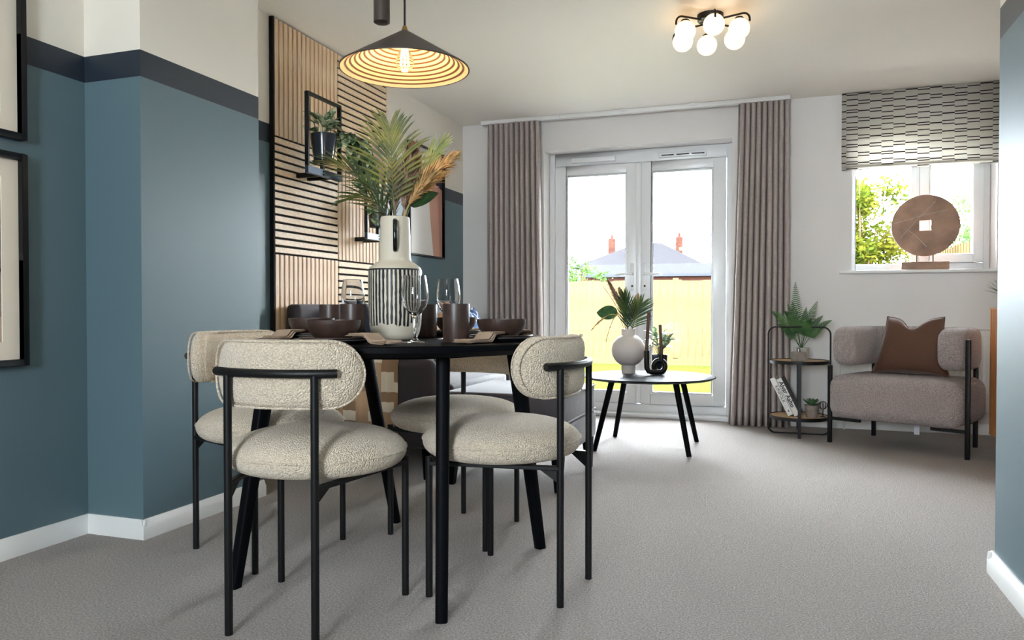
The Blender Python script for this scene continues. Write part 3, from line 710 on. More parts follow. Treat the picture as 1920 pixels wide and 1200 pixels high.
def palm(label, base, path, L0, W0, npair, m, up, group, droop=.12, spread=1.0, t0=.25, name='palm_leaf', cat='palm leaf'):
    t = thing(name, label, cat, base, 0, group)
    N = len(path) - 1
    obj('rachis', MB().tube(path, [.0032 * (1 - .8 * i / N) for i in range(N + 1)], 8), m, t)
    for i in range(npair):
        k = t0 + (1 - t0) * (i + .5) / npair; q = k * N; j = min(int(q), N - 1); p = path[j].lerp(path[j + 1], q - j)
        tg = (path[j + 1] - path[j]).normalized(); sd = tg.cross(V(up)).normalized()
        kk = (i + .5) / npair; L = L0 * (math.sin(PI * (.25 + .62 * kk)) ** .8)
        for sgn in (-1, 1):
            a = (1.02 - .75 * kk) * spread + R.uniform(-.05, .05)
            d = tg * math.cos(a) + sd * sgn * math.sin(a) + V(up) * .12
            mb = MB(); blade(mb, p, d, up, L * R.uniform(.92, 1.08), W0, droop)
            obj('leaflet', mb, m, t, ang=70, flip=False)
VT = VP + V((0, 0, .36))
GV = 'stems in the tall striped vase'
palm('upright yellow green palm leaf fanning out of the tall striped vase', VT, bez(W3(0, 0, -.03), W3(-.005, -.02, .16), W3(-.012, -.02, .31), 12), .20, .0085, 17, 'palm', -ff_ + uu_ * .1, GV, .30, 1.0, .3)
palm('dark palm leaf arching from the tall striped vase towards the slat panels', VT, bez(W3(-.006, -.008, -.05), W3(-.032, -.028, .15), W3(-.18, -.085, .19), 12), .16, .0075, 15, 'palmd', -ff_ * .6 + uu_ * .8, GV, .25, .85, .3)
palm('short palm leaf spilling low over the rim of the striped vase', VT, bez(W3(.004, .006, -.07), W3(-.03, .015, .12), W3(-.14, .02, .10), 12), .13, .0065, 11, 'palmd', -ff_ * .7 + uu_ * .6, GV, .2, .8, .3)
palm('slender yellow grass spray bending from the striped vase towards the doors', VT, bez(W3(.012, .012, -.03), W3(.06, .02, .17), W3(.15, .02, .27), 12), .11, .005, 12, 'grassy', -ff_ + uu_ * .3, GV, .15, .45, .45, name='grass_spray', cat='grass')
def plume(label, base, path, rmax, m, n, group, thick=1.0, t0=.35, name='pampas_plume'):
    t = thing(name, label, 'pampas grass', base, 0, group); N = len(path) - 1
    obj('stem', MB().tube(path, .0018, 6), m, t)
    mb = MB(); rr2 = random.Random(n)
    for i in range(n):
        k = t0 + (1 - t0) * rr2.random() ** .9; q = k * N; j = min(int(q), N - 1); p = path[j].lerp(path[j + 1], q - j); tg = (path[j + 1] - path[j]).normalized()
        kk = (k - t0) / (1 - t0); prof_ = min(1, .25 + kk * 4) * (1 - kk) ** .6 + .10
        d = (V((rr2.gauss(0, 1), rr2.gauss(0, 1), rr2.gauss(0, 1))).cross(tg)).normalized(); L = rmax * prof_ * rr2.choice((.45, .7, .9, 1.1, 1.5)) * rr2.uniform(.8, 1.2)
        e = p + d * L * .6 + tg * L * rr2.uniform(.7, 1.6) - V((0, 0, 1)) * L * .25; mdl = p.lerp(e, .5) + tg * L * .12
        sd = d.cross(tg).normalized() * .0011 * thick
        mb.add([p - sd, p + sd, mdl + sd * 2.2, mdl - sd * 2.2, e + sd * .6, e - sd * .6], [(0, 1, 2, 3), (3, 2, 4, 5)])
    tag(obj('plume', mb, m, t, weld=False, flip=False), kind='stuff')
plume('brown grey pampas plume standing upright behind the palm leaf in the striped vase', VT, bez(W3(.010, .006, -.05), W3(.034, .012, .12), W3(.056, .012, .26), 12), .055, 'pampasg', 2400, GV, 1.2, .34)
plume('golden pampas plume leaning from the striped vase towards the doors', VT, bez(W3(.004, -.008, -.07), W3(.022, -.020, .11), W3(.20, -.055, .225), 14), .05, 'pampas', 1500, GV, 1.3, .42)
plume('small golden pampas plume between the two larger plumes of the striped vase', VT, bez(W3(.004, .012, -.07), W3(.018, .030, .12), W3(.125, .115, .19), 12), .033, 'pampas', 700, GV, 1.2, .46)
plume('pale brown pampas plume nearest the slat panels in the striped vase', VT, bez(W3(-.002, .018, -.05), W3(-.008, .035, .12), W3(-.015, .095, .24), 12), .04, 'pampasg', 800, GV, 1.2, .25)
def bigleaf(name, label, base, p, d, L, W, m, roll, group, stem0):
    t = thing(name, label, 'leaf', base, 0, group)
    obj('stem', MB().tube(bez(stem0, (V(stem0) + V(p)) / 2 + V((0, 0, .03)), p, 6), .0018, 6), m, t)
    obj('blade', leaf_mesh(L, W, .12, .15, .12, 10), m, t, p, aim(d, roll))
bigleaf('broad_leaf', 'broad dark green leaf under the golden plume of the striped vase', VT, W3(.050, -.006, .070), W3(.75, -.2, .36), .10, .05, 'leaf', 1.2, GV, W3(.010, -.014, -.09))
bigleaf('dried_leaf', 'tall pale dried leaf at the slat panel side of the striped vase', VT, W3(-.04, .04, .12), W3(-.18, .1, 1), .24, .03, 'dried', 1.5, GV, W3(-.012, .02, -.03))

# ---------------------------------------------------------------- pendant lamp over the table
LP = V((-1.16, 2.276, 0)); RZ = 1.632; RH = .124; RR = .212
t = thing('pendant_lamp', 'dark bronze cone pendant lamp with ringed cream inside, hung over the dining table', 'pendant lamp', (LP.x, LP.y, H))
zz = lambda z: z - H
obj('shade', MB().shell([(.010, zz(RZ + RH)), (RR, zz(RZ)), (RR, zz(RZ) - .004), (RR - .002, zz(RZ) - .004), (.010, zz(RZ + RH) - .005)], 80), 'shade', t, ang=50)
obj('shade_lining', MB().shell([(RR - .004, zz(RZ) - .0035), (.012, zz(RZ + RH) - .0095), (.012, zz(RZ + RH) - .009), (RR - .004, zz(RZ) - .003)], 80), 'shadein', t)
for k in range(11):
    r0 = .036 + k * .0152; zc = lambda r_: zz(RZ) - .003 + (RH - .006) * (RR - .004 - r_) / (RR - .016) - .0022
    obj('shade_ring', MB().shell([(r0, zc(r0)), (r0 + .0052, zc(r0 + .0052)), (r0 + .0052, zc(r0 + .0052) + .0006), (r0, zc(r0) + .0006)], 72), 'ring', t)
obj('cap', MB().lathe([(0, zz(RZ + RH) + .016), (.006, zz(RZ + RH) + .015), (.010, zz(RZ + RH) + .002), (.010, zz(RZ + RH) - .004), (0, zz(RZ + RH) - .004)], 20), 'brass', t)
obj('bulb_socket', MB().lathe([(0, zz(RZ + RH) - .012), (.019, zz(RZ + RH) - .014), (.019, zz(RZ + RH) - .036), (.013, zz(RZ + RH) - .046), (0, zz(RZ + RH) - .046)], 24), 'brass', t)
bz = zz(RZ + RH) - .047
bl = obj('bulb', MB().lathe([(0, bz), (.012, bz - .002), (.013, bz - .014), (.022, bz - .030), (.030, bz - .050), (.029, bz - .066), (.020, bz - .082), (0, bz - .088)], 28), 'wine', t, ang=70)
for k in range(6):
    a = k * PI / 3; obj('filament', MB().tube([(.005 * math.cos(a), .005 * math.sin(a), bz - .016), (.010 * math.cos(a), .010 * math.sin(a), bz - .062)], .0016, 6), 'fil', bl)
obj('cord', MB().tube([(0, 0, -.02), (0, 0, zz(RZ + RH) + .016)], .0035, 8), 'black', t)
cw = rr_ * -.075
obj('counterweight', MB().lathe([(0, zz(1.780)), (.022, zz(1.780)), (.0265, zz(1.783)), (.0265, zz(2.06)), (.02, zz(2.066)), (0, zz(2.066))], 32, cw), 'shade', t)
obj('counterweight_cord', MB().tube([cw + V((0, 0, zz(2.066))), cw + V((0, 0, -.02))], .0035, 8), 'black', t)
obj('ceiling_rose', MB().lathe([(0, -.024), (.11, -.024), (.115, -.02), (.115, -.001), (0, -.001)], 48, cw / 2), 'shade', t)
pl_ = bpy.data.lights.new('bulb_light', 'POINT'); pl_.energy = 1.1; pl_.color = (1, .72, .38); pl_.shadow_soft_size = .02
plo = bpy.data.objects.new('bulb_light', pl_); col.objects.link(plo); plo.parent = t; plo.location = (0, 0, bz - .115)

# ---------------------------------------------------------------- ceiling light
t = thing('ceiling_light', 'black six armed ceiling light with round opal globes', 'ceiling light', (-.334, 4.06, H))
obj('canopy', MB().lathe([(0, -.034), (.058, -.034), (.064, -.030), (.066, -.001), (0, -.001)], 40), 'black', t)
for k in range(6):
    a = rad(19.1 + 22 + 60 * k); d = V((math.cos(a), math.sin(a), 0)); z = -.042
    up = .010 if k % 2 else 0
    path = [d * .0 + V((0, 0, z + up)), d * .17 + V((0, 0, z + up))] + [d * (.17 + .036 * math.sin(b2)) + V((0, 0, z + up - .036 * (1 - math.cos(b2)))) for b2 in [PI / 2 * q / 6 for q in range(1, 7)]] + [d * .206 + V((0, 0, z + up - .046))]
    am_ = obj('arm', MB().tube(path, .005, 10), 'black', t)
    c = d * .152
    obj('globe_cap', MB().lathe([(0, z - .004), (.018, z - .005), (.024, z - .014), (.0, z - .014)], 24, c), 'black', am_)
    gl = MB(); gl.grid(lambda u, v: c + V((.052 * math.sin(PI * v) * math.cos(2 * PI * u), .052 * math.sin(PI * v) * math.sin(2 * PI * u), z - .063 + .052 * math.cos(PI * v))), 32, 18, True)
    obj('globe', gl, 'globe', t, ang=80)

# ---------------------------------------------------------------- sofa, stool, cushions
def softbox(x0, x1, y0, y1, z0, z1, bev, seg=4): return bx(x0, x1, y0, y1, z0, z1).mesh('soft', bevel=bev, seg=seg, ang=50)
sf = thing('sofa', 'dark plum velvet sofa along the slatted wall', 'sofa', (-2.0, 4.46, 0))
X0, X1 = -.435, .42
obj('base', softbox(X0, X1 - .02, -.86, .86, .15, .30, .02), 'velvet', sf)
for sgn in (-1, 1):
    y0, y1 = (-1.07, -.865) if sgn < 0 else (.865, 1.07)
    obj('arm', softbox(X0, X1, y0, y1, .15, .60, .05), 'velvet', sf)
    ya, yb = (-.858, -.004) if sgn < 0 else (.004, .858)
    obj('seat_cushion', softbox(X0 + .235, X1 + .01, ya, yb, .302, .46, .035), 'velvet', sf)
    obj('back_cushion', softbox(X0 + .09, X0 + .23, ya, yb, .462, .86, .06), 'velvet', sf)
obj('back', softbox(X0 + .0, X0 + .088, -1.06, 1.06, .602, .868, .03), 'velvet', sf)
obj('back_panel', softbox(X0, X0 + .088, -.86, .86, .30, .60, .01), 'velvet', sf)
for (x, y) in ((X1 - .06, -1.02), (X1 - .06, 1.02), (X0 + .08, -1.02), (X0 + .08, 1.02)):
    obj('leg', MB().tube([(x, y, 0), (x, y, .15)], [.014, .022], 12), 'tblack', sf)
# patchwork throw over the near arm
pm = mat('patchwork_throw', (188, 158, 124), .95, bump=(500, .4, .002)); K['throw'] = pm; nt = pm.node_tree; b = nt.nodes['Principled BSDF']
tc = nn(nt, 'ShaderNodeTexCoord'); s = nn(nt, 'ShaderNodeSeparateXYZ'); nt.links.new(tc.outputs['Object'], s.inputs[0])
uu2 = mth('FLOOR', mth('DIVIDE', s.outputs[0], .072)); vv2 = mth('FLOOR', mth('DIVIDE', mth('ADD', s.outputs[2], s.outputs[1]), .05))
cb = nn(nt, 'ShaderNodeCombineXYZ'); nt.links.new(uu2, cb.inputs[0]); nt.links.new(vv2, cb.inputs[1])
wn = nn(nt, 'ShaderNodeTexWhiteNoise'); nt.links.new(cb.outputs[0], wn.inputs[0])
rp = nn(nt, 'ShaderNodeValToRGB'); rp.color_ramp.interpolation = 'CONSTANT'
rp.color_ramp.elements[0].color = lin((150, 118, 88)); rp.color_ramp.elements[1].color = lin((226, 208, 184)); rp.color_ramp.elements[1].position = .72
e = rp.color_ramp.elements.new(.35); e.color = lin((186, 150, 116))
nt.links.new(wn.outputs[0], rp.inputs[0]); nt.links.new(rp.outputs[0], b.inputs['Base Color'])
pts = [(-1.082, .20), (-1.081, .40), (-1.080, .56), (-1.066, .604), (-1.03, .6095), (-.90, .6095), (-.872, .606)]
mb = MB(); mb.grid(lambda u, v: (.235 - .34 * u + (.0 if v > .4 else .004 * math.sin(30 * u)), pts[round(v * 6)][0] - .003 * math.sin(22 * u) ** 2, pts[round(v * 6)][1]), 30, 7)
o = tag(obj('throw', mb, 'throw', None, (-2.0, 4.46, 0), ang=60), 'tan and cream patchwork throw hanging over the sofa arm', 'throw'); o.modifiers.new('thickness', 'SOLIDIFY').thickness = .004
# footstool
fs_ = thing('footstool', 'grey velvet footstool with boxed cushion top and black tapered legs', 'footstool', (-1.215, 3.69, 0))
obj('base', softbox(-.30, .30, -.33, .33, .165, .305, .018), 'stool', fs_)
cu = obj('cushion', softbox(-.295, .295, -.325, .325, .307, .448, .02), 'stool', fs_)
for z in (.316, .440):
    rc = []
    for (cx, cy, a0) in ((.277, .307, 0), (-.277, .307, 90), (-.277, -.307, 180), (.277, -.307, 270)): rc += arc((cx, cy, z), .02, rad(a0), rad(a0 + 90), 4)
    obj('piping', MB().tube(rc, .005, 6, True), 'stool', cu)
for sx in (-1, 1):
    for sy in (-1, 1): obj('leg', MB().prism([(-1, -1), (1, -1), (1, 1), (-1, 1)], lambda p, e: (sx * (.262 - (0 if e else .0)) + p[0] * (.026 if e else .016) + sx * (0 if e else .006), sy * .292 + p[1] * (.026 if e else .016) + sy * (0 if e else .006), .1645 if e else 0)), 'tblack', fs_)
def cushion(name, label, loc, rz, tilt, wd, ht, th, m, ears=.0, group=None):
    t = thing(name, label, 'cushion', loc, rz, group)
    def fn(u, v, sg):
        a = 2 * u - 1; c = 2 * v - 1
        pin = .06 * wd * (1 - abs(c) ** 2) * abs(a) ** 3
        x = a * wd / 2 - math.copysign(pin, a) * 1; z = c * ht / 2 * (1 - .10 * (1 - a * a) * abs(c) ** 3) 
        if c > 0 and ears: z -= ears * math.exp(-(a / .32) ** 2) * c ** 3
        if ears > .08: x *= 1 - .26 * v ** 1.3
        q = max(0, (1 - abs(a) ** 3.2) * (1 - abs(c) ** 3.2)) ** .55
        if ears: q *= 1 - .35 * math.exp(-(a / .22) ** 2) * max(0, c)
        return V((x, sg * q * th / 2, z + ht / 2))
    rt_ = Mx.Rotation(tilt, 4, 'X')
    mb = MB(); mb.grid(lambda u, v: rt_ @ fn(u, v, -1), 34, 30); mb.grid(lambda u, v: rt_ @ fn(u, v, 1), 34, 30)
    me_ = mb.mesh('cover', ang=120); o = obj('cover', me_, m, t)
    ring_ = [rt_ @ fn(k / 24, 0, 0) for k in range(24)] + [rt_ @ fn(1, k / 24, 0) for k in range(24)] + [rt_ @ fn(1 - k / 24, 1, 0) for k in range(24)] + [rt_ @ fn(0, 1 - k / 24, 0) for k in range(24)]
    obj('piping', MB().tube(ring_, .004, 6, True), m, o)
    return t
# blue cushion with white line print
bmx = mat('blue_line_print', (48, 84, 132), .85); K['bluep'] = bmx; nt = bmx.node_tree; b = nt.nodes['Principled BSDF']
tc = nn(nt, 'ShaderNodeTexCoord'); vo = nn(nt, 'ShaderNodeTexVoronoi', feature='DISTANCE_TO_EDGE'); vo.inputs['Scale'].default_value = 9; nt.links.new(tc.outputs['Object'], vo.inputs[0])
ls = mth('LESS_THAN', vo.outputs['Distance'], .035); mx = nn(nt, 'ShaderNodeMix', data_type='RGBA'); mx.inputs[6].default_value = lin((44, 76, 122)); mx.inputs[7].default_value = lin((225, 228, 232))
nt.links.new(ls, mx.inputs[0]); nt.links.new(mx.outputs[2], b.inputs['Base Color'])
SC = 'scatter cushions on the sofa'
cushion('scatter_cushion', 'blue cushion printed with white lines at the curtain end of the sofa', (-2.02, 5.10, .463), rad(98), rad(-12), .40, .40, .12, 'bluep', .03, SC)
cushion('scatter_cushion', 'tan cushion in the middle of the sofa', (-2.06, 4.62, .463), rad(86), rad(-13), .40, .39, .12, 'tan', .05, SC)
cushion('scatter_cushion', 'dark navy cushion at the throw end of the sofa', (-2.06, 3.86, .463), rad(94), rad(-12), .42, .43, .12, 'navyc', .03, SC)

# ---------------------------------------------------------------- coffee table and its objects
CT = V((-.747, 4.713, 0)); CZ = .434
t = thing('coffee_table', 'round black coffee table on splayed legs before the french doors', 'table', CT)
obj('tabletop', MB().lathe([(0, CZ - .018), (.375, CZ - .018), (.40, CZ - .006), (.40, CZ - .001), (.398, CZ), (0, CZ)], 80), 'tblack', t, ang=30)
for (x, y) in ((-1.024, 4.443), (-1.012, 4.995), (-.473, 4.445), (-.482, 4.97)):
    bp_ = V((x, y, 0)) - CT; tp_ = bp_ * .68; obj('leg', MB().tube([bp_, tp_ + V((0, 0, CZ - .0185))], [.0145, .0185], 16), 'tblack', t)
    obj('mount_plate', MB().lathe([(0, CZ - .024), (.034, CZ - .024), (.034, CZ - .0183), (0, CZ - .0183)], 20, tp_), 'black', t)
WV = V((-.895, 4.843, CZ + .0005))
v_ = thing('globe_vase', 'matt white globe vase with short neck on the coffee table', 'vase', WV)
pf = [(0, 0), (.044, 0), (.044, .044)] + [(.105 * math.sin(a), .146 - .105 * math.cos(a)) for a in [.44 + (PI - .88) * k / 22 for k in range(23)]] + [(.044, .246), (.044, .28), (.038, .28), (.038, .24), (.09, .19), (.09, .10), (.03, .05), (0, .05)]
obj('body', MB().shell(pf, 56), 'wvase', v_, ang=50)
WT = WV + V((0, 0, .25)); GW = 'dried stems in the white globe vase'
palm('short green palm leaf fanned towards the candles in the white globe vase', WT, bez(W3(.012, 0, -.03), W3(.03, -.01, .10), W3(.08, -.02, .19), 10), .15, .009, 14, 'palmd', -ff_ + uu_ * .1, GW, .15, .9, .25)
palm('second dark palm leaf standing upright in the white globe vase', WT, bez(W3(0, -.010, -.05), W3(-.012, -.03, .12), W3(-.04, -.075, .24), 10), .14, .009, 14, 'palmd', -ff_ + uu_ * .1, GW, .1, .6, .25)
bigleaf('monstera_leaf', 'dark green perforated leaf drooping from the white globe vase towards the dining table', WT, W3(-.07, -.01, .125), W3(-1, -.1, .12), .14, .10, 'leaf', 1.15, GW, W3(-.012, .0, -.03))
bigleaf('dried_leaf', 'pale pointed dried leaf behind the palm in the white globe vase', WT, W3(.03, .02, .10), W3(.28, .1, 1), .17, .07, 'dried', 1.45, GW, W3(.01, .015, -.03))
plume('grey brown seed head standing tallest in the white globe vase', WT, bez(W3(-.008, .01, -.03), W3(-.03, .01, .18), W3(-.13, .01, .34), 12), .034, 'pampasg', 900, GW, 1.5, .45, 'grass_plume')
plume('grey brown seed head between dried leaf and palm in the white globe vase', WT, bez(W3(-.002, .012, -.05), W3(-.006, .03, .16), W3(-.05, .07, .29), 12), .034, 'pampasg', 900, GW, 1.5, .45, 'grass_plume')
plume('thin drooping grass stem with golden seed head from the white globe vase', WT, bez(W3(.004, -.004, -.08), W3(-.045, -.015, .27), W3(-.24, -.02, .02), 16), .012, 'pampas', 200, GW, 1.3, .72, 'grass_plume')
plume('thin bare grass stem curving low beside the white globe vase', WT, bez(W3(.020, -.002, -.08), W3(-.05, -.006, .33), W3(-.15, -.05, -.05), 16), .006, 'pampas', 60, GW, 1.0, .6, 'grass_plume')
plume('thin wispy grass stem rising to the side of the white globe vase', WT, bez(W3(.018, .002, -.08), W3(-.034, .000, .14), W3(-.16, .02, .30), 16), .006, 'pampas', 70, GW, 1.0, .5, 'grass_plume')
# candle holder: black looped tube
CH = W3(0, 0, 0) + V((-.727, 4.765, CZ + .0005))
h_ = thing('candle_holder', 'black looped ceramic candle holder on the coffee table', 'candle holder', CH)
tr_ = .0165
path = [W3(-.04, 0, .15), W3(-.04, 0, .08), W3(-.039, 0, .045), W3(-.028, 0, .022), W3(-.005, 0, .0168), W3(.03, 0, .0168)] + [W3(.042 + .033 * math.sin(a), .004 + .004 * a, .053 - .0362 * math.cos(a)) for a in [.25 + 5.5 * k / 26 for k in range(27)]]
obj('body', MB().tube(path, tr_, 14), 'black', h_, ang=80)
obj('candle_cup', MB().shell([(.011, .0), (.015, .0), (.015, .035), (.011, .035)], 20, W3(.052, .004, .092)), 'black', h_)
GC = 'candles in the looped holder'
tag(obj('candle', MB().tube([(0, 0, 0), tuple(W3(.006, 0, .118)), tuple(W3(.012, 0, .236))], [.0112, .0105, .0095], 16), 'candle', None, CH + W3(-.04, 0, .151)), 'taller brown taper candle nearest the white globe vase', 'candle', GC)
tag(obj('candle', MB().tube([(0, 0, 0), tuple(W3(-.004, 0, .10)), tuple(W3(-.009, 0, .205))], [.0105, .0102, .0095], 16), 'candle', None, CH + W3(.052, .004, .105)), 'shorter brown taper candle over the loop of the holder', 'candle', GC)
pp = thing('potted_plant', 'small leafy green plant in a dark pot behind the candles', 'plant', (-.728, 5.035, CZ + .0005))
obj('pot', MB().shell([(0, 0), (.046, 0), (.052, .11), (.048, .11), (.043, .006), (0, .006)], 32), 'pot', pp)
obj('soil', MB().lathe([(0, .098), (.047, .096)], 20), 'soil', pp)
leafy(pp, 'fern', 40, (0, 0, .10), .12, .13, 21, .9)

# ---------------------------------------------------------------- round two-tier table by the curtain
ST = V((.135, 5.50, 0))
t = thing('side_table', 'round two tier side table with oak shelves in a black metal frame', 'side table', ST)
for z, nm in ((.495, 'top'), (.125, 'bottom')):
    tr2 = obj('tray_rim', MB().shell([(.184, z - .018), (.19, z - .018), (.19, z + .004), (.184, z + .004)], 56), 'black', t)
    obj('oak_shelf', MB().lathe([(0, z - .012), (.1835, z - .012), (.1835, z), (0, z)], 56), 'oak', t)
hw = .196; rc = []
for (cx, cz, a0) in ((hw - .05, .67, 0), (-hw + .05, .67, 90), (-hw + .05, .053, 180), (hw - .05, .053, 270)): rc += arc((cx, 0, cz), .05, rad(a0), rad(a0 + 90), 8, 'xz')
obj('loop_frame', MB().tube(rc, .0055, 10, True), 'black', t)
for y in (-.196, .196): obj('leg', bx(-.01, .01, y - .004, y + .004, 0, .497), 'black', t)
pf_ = thing('potted_fern', 'green fern with tall fronds in a pale concrete pot on the side table', 'plant', (.15, 5.56, .4955))
obj('pot', MB().shell([(0, 0), (.044, 0), (.052, .085), (.048, .085), (.04, .006), (0, .006)], 32), 'conc', pf_)
obj('soil', MB().lathe([(0, .075), (.046, .074)], 20), 'soil', pf_)
def frond(path, W0, npair, up):
    mb = MB(); N = len(path) - 1; mb.tube(path, [.0022 * (1 - .75 * i / N) for i in range(N + 1)], 5)
    for i in range(npair):
        k = .28 + .72 * (i + .5) / npair; q = k * N; j = min(int(q), N - 1); p = path[j].lerp(path[j + 1], q - j); tg = (path[j + 1] - path[j]).normalized()
        sd = tg.cross(V(up)).normalized(); kk = (i + .5) / npair; L = W0 * (1 - kk) ** .75 * (.7 + .3 * min(1, kk * 5))
        for sgn in (-1, 1): blade(mb, p, sd * sgn + tg * .45 + V(up) * .1, up, L, .0095 * (1 - .5 * kk), .12, 4)
    return mb
FR = [((-.04, -.03, .53), .085, (-.04, -.02, .30)), ((.10, -.04, .40), .08, (.04, -.02, .25)), ((-.20, -.03, .33), .075, (-.10, 0, .28)), ((.19, -.03, .27), .06, (.10, 0, .22)), ((-.12, -.12, .33), .06, (-.05, -.03, .30)),
      ((.06, -.16, .28), .06, (.03, -.06, .24)), ((-.06, .05, .40), .07, (-.03, .03, .25)), ((.14, .06, .30), .06, (.06, .03, .22)), ((-.15, .06, .24), .055, (-.08, .03, .2)), ((.03, -.08, .36), .06, (.01, -.03, .24)), ((-.09, -.07, .38), .065, (-.04, -.03, .25))]
for (e, w_, c) in FR: obj('frond', frond(bez((0, 0, .07), V(c) + V((0, 0, .02)), e, 14), w_ * .8, 24, (0, -1, .25)), 'fern', pf_, ang=70, flip=False, weld=False)
df = thing('reed_diffuser', 'small grey stone diffuser bottle with silver collar on the side table', 'diffuser', (.13, 5.42, .4955))
obj('bottle', softbox(-.046, .046, -.03, .03, 0, .062, .006, 3), 'grey', df)
obj('collar', MB().lathe([(0, .062), (.014, .062), (.014, .084), (.010, .086), (0, .086)], 24), 'chrome', df)
def text_mesh(body, size, off=.0):
    cu_ = bpy.data.curves.new('lettering', 'FONT'); cu_.body = body; cu_.size = size; cu_.extrude = .0003; cu_.offset = off; cu_.align_x = 'LEFT'; cu_.align_y = 'CENTER'
    to = bpy.data.objects.new('lettering', cu_); col.objects.link(to); dg = bpy.context.evaluated_depsgraph_get(); dg.update()
    me_ = bpy.data.meshes.new_from_object(to.evaluated_get(dg)); bpy.data.objects.remove(to); me_.materials.clear(); return me_
def book(label, x, y, wt, dp, ht, lean, cover, texts):
    t = thing('book', label, 'book', (x, y, .1256), 0, 'books on the side table'); t.rotation_euler = (0, -lean, rad(-6))
    obj('pages', bx(.003, wt - .003, .004, dp - .004, .003, ht - .003), 'matboard', t)
    for a, m in ((0, cover[0]), (wt - .003, cover[1])): obj('cover_board', bx(a, a + .0029, 0, dp, 0, ht), m, t)
    sp = obj('spine', bx(.003, wt - .0031, -.001, .0039, 0, ht), 'paper', t)
    for (body, size, z, xo, off, rot) in texts:
        o = obj('lettering', text_mesh(body, size, off), 'ink', sp, (wt / 2 + xo, -.0013, z)); o.rotation_euler = (rad(90), rad(90) if rot else 0, 0)
LN = rad(26)
book('white magazine style book leaning on the side table loop, marked KINFOLK', .068, 5.435, .034, .19, .27, LN, ('paper', 'paper'), [('KINFOLK', .030, .215, 0, .0, True), ('4', .022, .03, -.006, .0004, False)])
book('white spined book with dark grey cover titled Alvar Aalto, leaning on its neighbour', .1085, 5.437, .036, .19, .268, LN, ('paper', 'bookgrey'), [('Alvar Aalto', .040, .245, 0, .0009, True)])
su = thing('succulent', 'small green succulent in a grey pot on the lower oak shelf', 'plant', (.215, 5.45, .1256))
obj('pot', MB().shell([(0, 0), (.036, 0), (.047, .08), (.043, .08), (.033, .006), (0, .006)], 28), 'grey', su)
obj('soil', MB().lathe([(0, .07), (.041, .07)], 18), 'soil', su)
sl = leaf_mesh(.075, .034, .1, .35, -.25, 6)
for k in range(16):
    a = k * 2.4; el = .25 + .9 * (k / 16); d = V((math.cos(a) * math.cos(el), math.sin(a) * math.cos(el), math.sin(el))); o = obj('leaf', sl, 'succ', su, V((0, 0, .072)) + d * .008, aim(d)); o.scale = (1 - .03 * k,) * 3
bt = thing('wire_ornament', 'small black wire ornament on the lower oak shelf by the armchair', 'ornament', (.285, 5.47, .1256))
obj('foot', MB().lathe([(0, 0), (.018, 0), (.018, .004), (0, .004)], 20), 'black', bt)
obj('stem', MB().tube([(0, 0, .004), (0, 0, .05)], .003, 8), 'black', bt)
for k in range(4):
    a = k * PI / 4; obj('hoop', MB().tube([(.026 * math.cos(a) * math.cos(b2), .026 * math.sin(a) * math.cos(b2), .078 + .026 * math.sin(b2)) for b2 in [2 * PI * q / 24 for q in range(24)]], .0016, 6, True), 'black', bt)

# ---------------------------------------------------------------- armchair
AW = V((.887, -.463, 0)); arz = math.atan2(AW.y, AW.x)
ac = thing('armchair', 'taupe boucle armchair with wraparound back and black bar legs', 'armchair', (.755, 5.235, 0), arz)
# local: +X along width (to the viewer's right), -Y forward
obj('seat', softbox(-.375, .375, -.30, .235, .165, .435, .075, 6), 'boucle2', ac)
def upath():
    p = [V((-.30, -.245, 0)), V((-.30, -.02, 0))] + arc((-.12, .06, 0), .18, PI, PI / 2, 10) + arc((.12, .06, 0), .18, PI / 2, 0, 10) + [V((.30, -.02, 0)), V((.30, -.245, 0))]
    out = []
    for a, b2 in zip(p, p[1:]):
        n = max(1, int((b2 - a).length / .03)); out += [a.lerp(b2, i / n) for i in range(n)]
    return out + [p[-1]]
up_ = upath(); NP = len(up_); mb = MB(); vs_ = []; fs2 = []; NS = 28
for i, p in enumerate(up_):
    tg = (up_[min(i + 1, NP - 1)] - up_[max(i - 1, 0)]).normalized(); sd = V((tg.y, -tg.x, 0))
    e = min(i, NP - 1 - i) / 3.0; k = 1 if e >= 1 else math.sqrt(max(0, 1 - (1 - e) ** 2)) * .55 + .45
    for j in range(NS):
        a = 2 * PI * j / NS; c, s_ = math.cos(a), math.sin(a); q = .45
        vs_.append(p + sd * (.072 * (.6 + .4 * k) * math.copysign(abs(c) ** q, c)) + V((0, 0, .610 + .122 * k * math.copysign(abs(s_) ** q, s_))))
for i in range(NP - 1):
    for j in range(NS): fs2.append((i * NS + j, i * NS + (j + 1) % NS, (i + 1) * NS + (j + 1) % NS, (i + 1) * NS + j))
fs2 += [tuple(range(NS))[::-1], tuple((NP - 1) * NS + j for j in range(NS))]
mb.add(vs_, fs2); obj('back_roll', mb, 'boucle2', ac, ang=75)
for sx in (-1, 1):
    obj('leg', bx(sx * .389 - .012, sx * .389 + .012, -.222, -.198, 0, .67 if sx > 0 else .487), 'black', ac, bevel=.003)
    obj('leg', bx(sx * .30 - .012, sx * .30 + .012, .238, .262, 0, .50), 'black', ac, bevel=.003)
    obj('side_rail', bx(min(sx * .376, sx * .20), max(sx * .376, sx * .20), -.222, -.198, .145, .163), 'black', ac)
obj('rear_rail', bx(-.287, .287, .22, .237, .145, .163), 'black', ac)
obj('care_label', bx(.055, .085, -.05, -.0485, .085, .1645), 'tag', ac)
fw_ = V((-.463, -.887, 0)); pc = V((.755, 5.235, 0)) - fw_ * .015 + AW * .0
cushion('armchair_cushion', 'brown velvet cushion with two peaked corners on the armchair', (pc.x, pc.y, .437), arz, rad(-16), .45, .37, .14, 'pillow', .09)

